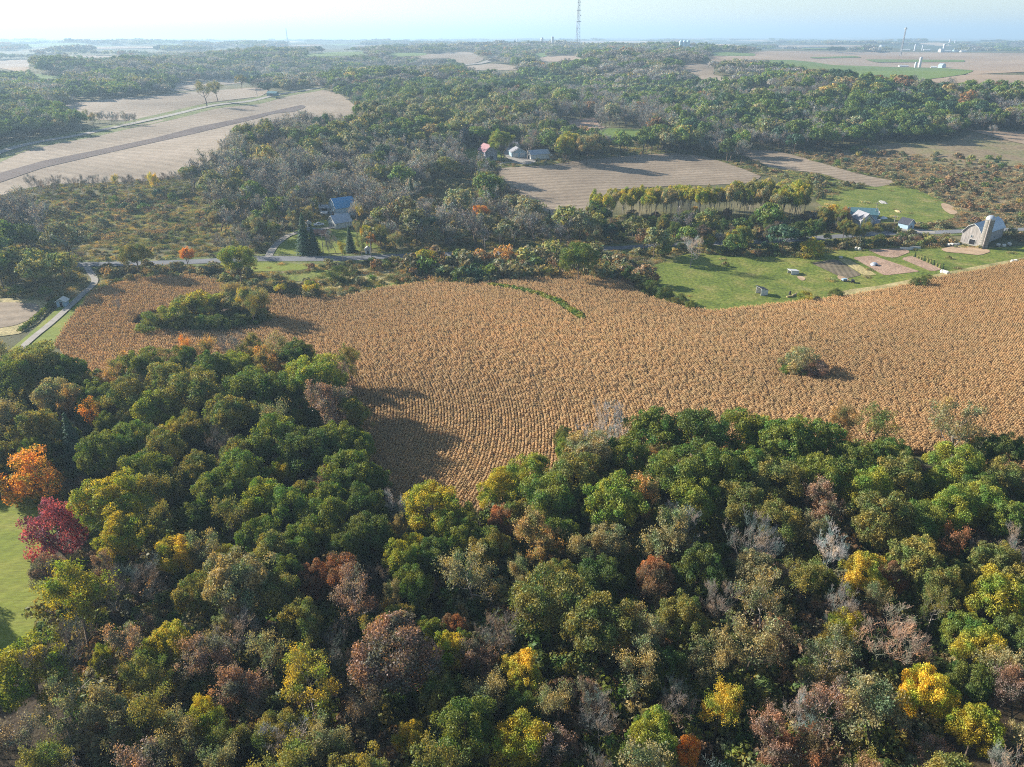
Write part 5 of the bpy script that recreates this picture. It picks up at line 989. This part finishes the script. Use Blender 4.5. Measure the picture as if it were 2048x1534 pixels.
# -- farmstead by the stubble field
gabled('barn', 'grey barn with a faded red roof at the farmstead', 'barn', (975, 318), .42, 9, 14, 6, 10, M['greyboards'], M['redroof'], False, [('f', 0, .1, 3, 3, 'd'), ('f', 0, 6.2, 1, 1, 'w')])
gabled('garage', 'pale blue walled garage with a low grey roof at the farmstead yard', 'garage', (1035, 312), .2, 11, 12, 3.4, 6.0, M['bluewall'], M['greyroof'], False, [('f', -2.8, .1, 3.6, 2.7, 'd', M['white']), ('f', 2.4, .1, 3.6, 2.7, 'd', M['white'])])
gabled('machine_shed', 'long white machine shed with a white roof right of the farmstead yard', 'shed', (1076, 317), -1.12, 7, 15, 3.6, 6.0, M['whiteboards'], M['white'], False, [('f', 0, .1, 2.2, 2.6, 'd'), ('f', 0, 3.8, .8, .8, 'w')], roof2=M['metalroof'])
gabled('farmhouse', 'dark roofed white house behind the farmstead garage', 'house', (1026, 303), .9, 7, 9, 4.2, 7.0, M['whiteboards'], M['darkroof'], False, [('f', -1.6, 1, 1, 1.3, 'w'), ('f', 1.6, 1, 1, 1.3, 'w')])
silo('silo', 'small silvery feed silo left of the farmstead garage', (1020, 300), 1.3, 6.5, M['grey'], M['dome'])
vehicle('parked_car', 'white car at the right end of the long white machine shed', 'car', (1104, 314), 1.2, 4.5, M['carwhite'], False)
# -- lane hut at the left
gabled('hut', 'small pale green hut with a light roof beside the grey lane', 'hut', (127, 612), .12, 3.2, 2.6, 2.3, 3.1, M['bluewall'], M['offwhite'], False, [('f', 0, .1, .9, 1.9, 'd')], base=False)
# -- hill road: long shed and parked machine
gabled('long_shed', 'long blue green shed beside the hill road', 'shed', (546, 192), 1.35, 7, 12, 3.5, 5.2, M['bluegreen'], M['bluegreen'], False, [('l', 0, .1, 4, 3, 'd')])
vehicle('parked_car', 'dark blue vehicle on the stubble below the long shed of the hill road', 'van', (556, 198), .3, 5.6, M['navy'], False)
# -- plateau farm
silo('silo', 'tall grey silo on the far green field at the right, taller of two', (1838, 136), 2.9, 19, M['silo_far'], M['dome'], 'pair of silos on the plateau')
silo('silo', 'short grey silo leaning against the taller one on the far green field', (1830, 136.5), 2.3, 10, M['silo_far'], M['dome'], 'pair of silos on the plateau')
gabled('machine_shed', 'long low white shed left of the two plateau silos', 'shed', (1806, 134), 1.6, 8, 22, 2.5, 4, M['white'], M['white'], base=False)
gabled('barn', 'pale blue barn right of the two plateau silos', 'barn', (1883, 136), .3, 11, 12, 6, 10, M['bluewall'], M['metalroof'], True, base=False)
gabled('shed', 'small white shed between the plateau silos and the pale blue barn', 'shed', (1867, 137), 1.2, 6, 11, 2.6, 4.6, M['white'], M['white'], base=False)
FARF = 'white farm buildings along the far edge of the plateau'
for i, (px, w, l, h, lab) in enumerate([((1811, 101), 12, 30, 6, 'white barn at the left end of the far plateau farms'), ((1853, 101), 10, 28, 5, 'long white shed right of the far pair of silos'), ((1893, 104), 12, 34, 6, 'long white barn right of the far pinkish barn'), ((1910, 103), 14, 22, 9, 'blue grey barn among the far plateau farms'), ((1926, 104), 10, 26, 6, 'white shed at the right end of the far plateau farms'), ((1881, 104), 14, 14, 14, 'pinkish white tall barn among the far plateau farms'), ((1905, 90), 16, 40, 7, 'white sheds of the farthest farm on the right'), ((1764, 93), 14, 30, 8, 'white barn far beyond the tree line, left of the leaning mast'), ((1384, 96), 14, 34, 6, 'long white shed right of the blue silos')]):
    gabled('machine_shed' if l > 24 else 'barn', lab, 'barn', px, 1.4 + .1 * i, w, l, h * .6, h, M['bluewall'] if 'blue grey' in lab else M['white'], M['white'], group=FARF, base=False)
for px, r, h, lab in [((1829, 102), 3.5, 22, 'far silo between the plateau barns, left one'), ((1844, 101), 2.6, 18, 'thin far silo between the plateau barns, right one'), ((1886, 104), 4.5, 26, 'far silo behind the pinkish white barn'), ((1898, 90), 5, 30, 'left silo of the farthest farm on the right'), ((1909, 90), 4, 26, 'right silo of the farthest farm on the right'), ((1029, 91), 3.6, 26, 'left one of the twin silos on the centre skyline'), ((1034, 91), 3.6, 26, 'right one of the twin silos on the centre skyline'), ((1084, 91), 5, 22, 'wide bluish silo on the centre skyline'), ((1105, 92), 4, 28, 'single dark silo on the skyline left of the tall tower')]:
    silo('silo', lab, px, r, h, M['silo_far'], M['dome'], 'silos on the skyline')
for k, q in enumerate((1361, 1368, 1375)): silo('silo', '%s of three blue silos on the skyline right of the tower' % ('leftmost', 'middle one', 'rightmost')[k], (q, 97), 5.5, 17, M['bluesilo'], M['bluesilo'], 'three blue silos')
# -- lattice towers
rt, PT = lattice('radio_tower', 'tall lattice radio tower rising past the top border', (1155, 92), 2150, 190, 6.5, 1.2, .5)
for t, k in ((.5, 0), (.34, 1), (.62, 2), (.72, 0)):
    c = PT(k, t); MB().box(tuple(c + Vector((1.5, 0, 0))), (3.0, 2.2, 2.2)).build('antenna', M['white'], rt)
for t in (.42, .56, .66): MB().lathe([(8 * (1 - t) + 3.2, 190 * t), (8 * (1 - t) + 3.2, 190 * t + 1)], 10).build('platform', M['steel'], rt)
lattice('radio_mast', 'slim hazy mast on the left skyline', (575, 84), 5200, 92, 3, 1.6, 1.1)
r2, P2 = lattice('radio_mast', 'slim mast on the right skyline above the plateau farms', (1803, 100), 2700, 84, 1.6, 1.2, .8)
MB().box((0, 0, 80), (7, 3, 4)).build('antenna', M['white'], r2)

# ---------------------------------------------------------------- small things about the garden and farm yard
def bale(px, label, group='pale wrapped bales', r=.75):
    P = U(*px); o = MB().tube([(-r, 0, r), (-r * .8, 0, r), (r * .8, 0, r), (r, 0, r)], [r * .8, r, r, r * .8], 12).build('wrapped_bale', M['offwhite'], None, tuple(map(float, P)), rnd.uniform(0, 3)); return tag(o, label, 'bale', group)
for px, lab in [((1884, 546), 'left one of three pale bales between the garden and the corn'), ((1889, 547.5), 'middle one of three pale bales between the garden and the corn'), ((1894, 549), 'right one of three pale bales between the garden and the corn'),
                ((2025, 526), 'left one of two pale bales at the corn edge near the right border'), ((2031, 525.5), 'right one of two pale bales at the corn edge near the right border'),
                ((1897, 493), 'leftmost pale bale of the row left of the barn'), ((1903, 492), 'second pale bale of the row left of the barn, from the left'), ((1909, 492), 'third pale bale of the row left of the barn, from the left'), ((1915, 491.5), 'rightmost pale bale of the row left of the barn'),
                ((1996, 493), 'pale bale on the grass behind the silo, nearest to it'), ((2007, 494), 'pale bale on the grass right of the silo, middle one'), ((2018, 491), 'larger pale bale right of the silo by the hedge'),
                ((1712, 500), 'left one of two pale bales behind the tan garden bed'), ((1718, 501), 'right one of two pale bales behind the tan garden bed')]: bale(px, lab)
P = U(1709 + 39, 531); root = empty('dome_hutch', tuple(map(float, P)), .2, 'small silvery domed hutch standing in the tan garden bed', 'hutch')
MB().lathe([(1.7, 0), (1.6, .5), (1.25, 1.0), (.7, 1.35), (.05, 1.45)], 18).build('shell', M['dome'], root); MB().box((0, -1.6, .45), (.8, .4, .9)).build('door', M['dark'], root); MB().lathe([(1.85, 0), (1.85, .12)], 18).build('ring', M['grey'], root)
for px, w, l, lab in [((1812, 499), 2.2, 5.5, 'low white cold frame behind the garden, left one'), ((1829, 497), 2.0, 4.5, 'low white cold frame behind the garden, right one'), ((1681, 516), 1.2, 1.4, 'small white box at the head of the straw bed')]:
    P = U(*px); root = empty('cold_frame', tuple(map(float, P)), 1.35, lab, 'cold frame', 'white garden frames'); MB().prism([(-w / 2, 0), (w / 2, 0), (w / 2, .7), (-w / 2, 1.1)], -l / 2, l / 2).build('box', M['white'], root); MB().prism([(-w / 2 - .1, 1.12), (w / 2 + .1, .72), (w / 2 + .1, .8), (-w / 2 - .1, 1.2)], -l / 2 - .1, l / 2 + .1).build('lid', M['offwhite'], root)
for k, (px, m_, lab) in enumerate([((1688, 563), 'bluewall', 'small blue cart on the grass below the dark garden bed'), ((1705, 566), 'dark', 'small dark cart on the grass right of the blue cart')]):
    P = U(*px); root = empty('garden_cart', tuple(map(float, P)), .3 + k, lab, 'cart'); MB().box((0, 0, .95), (2.0, 1.1, .7)).build('body', M[m_], root)
    for x in (-.55, .55):
        for s in (-.62, .62): MB().tube([(x, s - .06, .35), (x, s + .06, .35)], [.35, .35], 10).build('wheel', M['tyre'], root)
    MB().tube([(1.0, 0, .7), (1.9, 0, .35)], [.05, .04], 5).build('drawbar', M['steel'], root)
for k, (px, l, a, lab) in enumerate([((1579, 595), 2.6, .3, 'pale log lying at the left of the log pile on the pasture'), ((1586, 593), 3.0, .9, 'pale log lying in the middle of the log pile on the pasture'), ((1592, 590), 3.4, .7, 'longest pale log, right end of the log pile on the pasture')]):
    P = U(*px); o = MB().tube([(-l / 2, 0, .35), (0, .1, .42), (l / 2, 0, .35)], [.38, .42, .3], 9).build('log', M['hay'], None, tuple(map(float, P)), a); tag(o, lab, 'log', 'pale logs on the pasture')
P = U(1579, 590); o = MB().tube([(0, 0, 0), (.1, .05, .9), (.25, .05, 1.7)], [.5, .38, .3], 9).build('stump', M['dark'], None, tuple(map(float, P)), 0); tag(o, 'dark upright stump beside the pale logs on the pasture', 'stump')
for k in range(10):
    t = k / 9; P = U(1829 + 56 * t, 515 + 24 * t); m = MB(); rs_ = np.random.RandomState(k)
    for j in range(16):
        a = rs_.rand() * 6.28; m.tube([(.55 * math.cos(a), .55 * math.sin(a), 0), (.12 * math.cos(a), .12 * math.sin(a), 1.9), (.35 * math.cos(a), .35 * math.sin(a), 2.5)], [.13, .1, .02], 4, False)
    o = m.build('garden_shock', M['plantgreen'] if k % 3 == 0 else M['plantstraw'], None, tuple(map(float, P)), 0)
    tag(o, ('dark green' if k % 3 == 0 else 'straw coloured') + ' plant bundle in the row beside the garden, ' + ['far end', 'second from the far end', 'third from the far end', 'fourth from the far end', 'fifth from the far end', 'fifth from the near end', 'fourth from the near end', 'third from the near end', 'second from the near end', 'near end'][k], 'plant bundle', 'plant bundles in a row beside the garden')
# timber and hay on the upper pasture
for px, w, l, h, mk, lab in [((1765, 405), 4.5, 9, .8, 'stone', 'pale rubble pile high on the upper pasture'), ((1795, 423), 3.0, 7, .7, 'hay', 'brushwood pile on the upper pasture, lower one'), ((1767, 438), 2.0, 4.2, 1.5, 'carwhite', 'white covered trailer behind the farm buildings')]:
    P = U(*px); rs_ = np.random.RandomState(int(px[0])); V = []; nx, ny = 9, 7
    for i in range(nx):
        for j in range(ny):
            u, v = i / (nx - 1) * 2 - 1, j / (ny - 1) * 2 - 1; z = h * max(0, (1 - u * u) * (1 - v * v)) ** .5 * rs_.uniform(.6, 1.2) - .05; V.append((u * l / 2, v * w / 2, z))
    F = [(i * ny + j, (i + 1) * ny + j, (i + 1) * ny + j + 1, i * ny + j + 1) for i in range(nx - 1) for j in range(ny - 1)]; m = MB(); m.add(V, F)
    nm = 'covered_trailer' if 'trailer' in lab else 'rubble_pile' if 'rubble' in lab else 'brushwood_pile'; o = m.build(nm, M[mk], None, tuple(map(float, P)), 1.4 if 'trailer' not in lab else .2); tag(o, lab, nm.split('_')[1])
# stone edged bank and guard rail of the lane
pts = unproject([(115, 600), (106, 607), (96, 617), (84, 629), (70, 641), (56, 652), (42, 663)]); root = empty('brush_bank', (0, 0, 0), 0, 'dark brushy fence line between the lane and the small field at the left', 'hedge')
rs_ = np.random.RandomState(5); n = 1500; t = rs_.rand(n) * (len(pts) - 1.001); i = t.astype(int); f = (t - i)[:, None]; Pp = pts[i] * (1 - f) + pts[i + 1] * f + rs_.normal(0, 1, (n, 3)) * [.5, .5, 0] + np.column_stack([np.zeros((n, 2)), rs_.uniform(0, 1.3, n)])
V, F = leaves(rs_, Pp, rdir(rs_, n), .6, .45, .4); o = link('foliage', mesh_np('foliage', V, F, M['leaf'], rs_.rand(n)), root); o.color = (*C_['dg'], 1)

scatter_woods()
corn_plants()

# ---------------------------------------------------------------- labels: each tree by its look and by what stands next to it
def finish_labels():
    ZN = dict(fg='in the foreground wood', isle='in the wooded island in the corn', grove='of the grove above the road', rowa='by the hill field', rowb='by the hill road', mid='in the valley', home='by the homestead', bank='on the shaded bank above the road', house='by the farmhouse at the road')
    for t in TREES: t['desc'] = '%s %s %s' % (WORD[t['col']], KWORD[t['kind']], 'bush' if t['kind'] == 'shrub' else 'tree')
    marks = [t for t in TREES if t['label']]
    def short(l):
        w = l.split(',')[0].split(' beside ')[0].split(' at the ')[0].split(' in the ')[0].split(' right of ')[0].split(' left of ')[0].split(' below ')[0].split(' amid ')[0].split(' behind ')[0].split(' against ')[0].split(' above ')[0].split(' near ')[0].split(' alone ')[0].split(' standing ')[0].split(' with ')[0]
        return w
    names = {}
    for m in marks: names.setdefault(short(m['label']), []).append(m)
    lm = [(n, v[0]) for n, v in names.items() if len(v) == 1 and v[0]['zone'] == 'fg']
    lm = [(n, m) for n, m in lm if len(n.split()) >= 2]
    used = set(t['label'] for t in marks)
    def sector(dx, dy):
        if abs(dx) > abs(dy) * 1.3: return 'right of' if dx > 0 else 'left of'
        return 'in front of' if dy > 0 else 'behind'
    ORD = ['nearest', 'second', 'third', 'fourth', 'fifth', 'sixth']
    groups = {}
    for t in TREES:
        if t['label']: continue
        best = None
        if t['zone'] == 'fg':
            for n, m in sorted(lm, key=lambda q: (q[1]['px'] - t['px']) ** 2 + (q[1]['py'] - t['py']) ** 2)[:6]:
                s = sector(t['px'] - m['px'], t['py'] - m['py']); d = math.hypot(t['px'] - m['px'], t['py'] - m['py'])
                k = sum(1 for q in TREES if q is not t and q is not m and q['zone'] == 'fg' and q['desc'] == t['desc'] and sector(q['px'] - m['px'], q['py'] - m['py']) == s and math.hypot(q['px'] - m['px'], q['py'] - m['py']) < d)
                if k < 6:
                    l = '%s %s %s the %s' % (ORD[k] if k else 'nearest', t['desc'], s, n)
                    if l not in used and len(l.split()) <= 16 and (best is None or k < best[0]): best = (k, l)
        if best: t['label'] = best[1]; used.add(best[1])
        else:
            w = 'smaller' if t['R'] < 3 else ''
            t['label'] = ('%s %s' % (t['desc'], ZN[t['zone']])).strip()
    # same words: number along the row from left to right where few, otherwise one shared group
    by = {}
    for t in TREES: by.setdefault(t['label'], []).append(t)
    for l, L in by.items():
        if len(L) == 1: continue
        L.sort(key=lambda q: q['px'])
        P = ['leftmost', 'second from the left', 'third from the left', 'fourth from the left', 'fifth from the left', 'sixth from the left', 'seventh from the left', 'eighth from the left']
        Q = ['rightmost', 'second from the right', 'third from the right', 'fourth from the right', 'fifth from the right', 'sixth from the right', 'seventh from the right', 'eighth from the right']
        for i, q in enumerate(L):
            j = len(L) - 1 - i
            if i < 8 and i <= j: q['label'] = l + ', ' + P[i]
            elif j < 8: q['label'] = l + ', ' + Q[j]
            else: q['label'] = l + ', away from its ends'
    for t in TREES:
        o = t['o']; o['label'] = t['label']; o['category'] = 'bush' if t['kind'] == 'shrub' and not o.name.startswith('leafy_tree') else 'tree'
        g = t['group'] or {'fg': 'trees of the foreground wood', 'mid': 'single trees of the valley', 'house': 'trees round the farmhouse by the road'}.get(t['zone'])
        o['group'] = g
finish_labels()

# ---------------------------------------------------------------- thin high cloud, outside the haze
def clouds():
    m, nt, b = newmat('thin_cloud'); nt.nodes.remove(b); out = nt.nodes['Material Output']; g = N(nt, 'ShaderNodeNewGeometry'); mp = N(nt, 'ShaderNodeMapping'); mp.inputs['Scale'].default_value = (1 / 16000, 1 / 5200, 0); nt.links.new(g.outputs['Position'], mp.inputs[0])
    n1 = N(nt, 'ShaderNodeTexNoise', i_Scale=1.0, i_Detail=7.0, i_Roughness=.55); nt.links.new(mp.outputs[0], n1.inputs['Vector']); r = ramp(nt, [(.50, (0, 0, 0)), (.72, (.25, .25, .25))]); nt.links.new(n1.outputs[0], r.inputs[0])
    tr = N(nt, 'ShaderNodeBsdfTransparent'); tl = N(nt, 'ShaderNodeBsdfTranslucent'); tl.inputs[0].default_value = (.95, .95, .95, 1); mx = N(nt, 'ShaderNodeMixShader'); nt.links.new(r.outputs[0], mx.inputs[0]); nt.links.new(tr.outputs[0], mx.inputs[1]); nt.links.new(tl.outputs[0], mx.inputs[2]); nt.links.new(mx.outputs[0], out.inputs[0])
    V = [(-82000, 9000, 5200), (-2000, 9000, 5200), (-2000, 78000, 5200), (-82000, 78000, 5200)]; me = mesh_np('thin_cloud', V, [(0, 1, 2, 3)], m); tag(link('thin_cloud', me), kind='stuff', label='thin white cloud streaks high in the sky at the left', cat='cloud')
CLOUDS = True
if CLOUDS: clouds()

# ---------------------------------------------------------------- the air
HAZE = 1.7e-4
m = bpy.data.materials.new('haze'); m.use_nodes = True; nt = m.node_tree
for n in list(nt.nodes):
    if n.type == 'BSDF_PRINCIPLED': nt.nodes.remove(n)
pv = nt.nodes.new('ShaderNodeVolumePrincipled'); pv.inputs['Color'].default_value = (.55, .78, 1.0, 1); pv.inputs['Density'].default_value = HAZE; pv.inputs['Anisotropy'].default_value = .25
nt.links.new(pv.outputs[0], nt.nodes['Material Output'].inputs['Volume'])
o = MB().box((0, 0, 125), (68000, 68000, 310)).build('haze', m); tag(o, kind='stuff', label='pale bluish haze over the whole country', cat='haze')
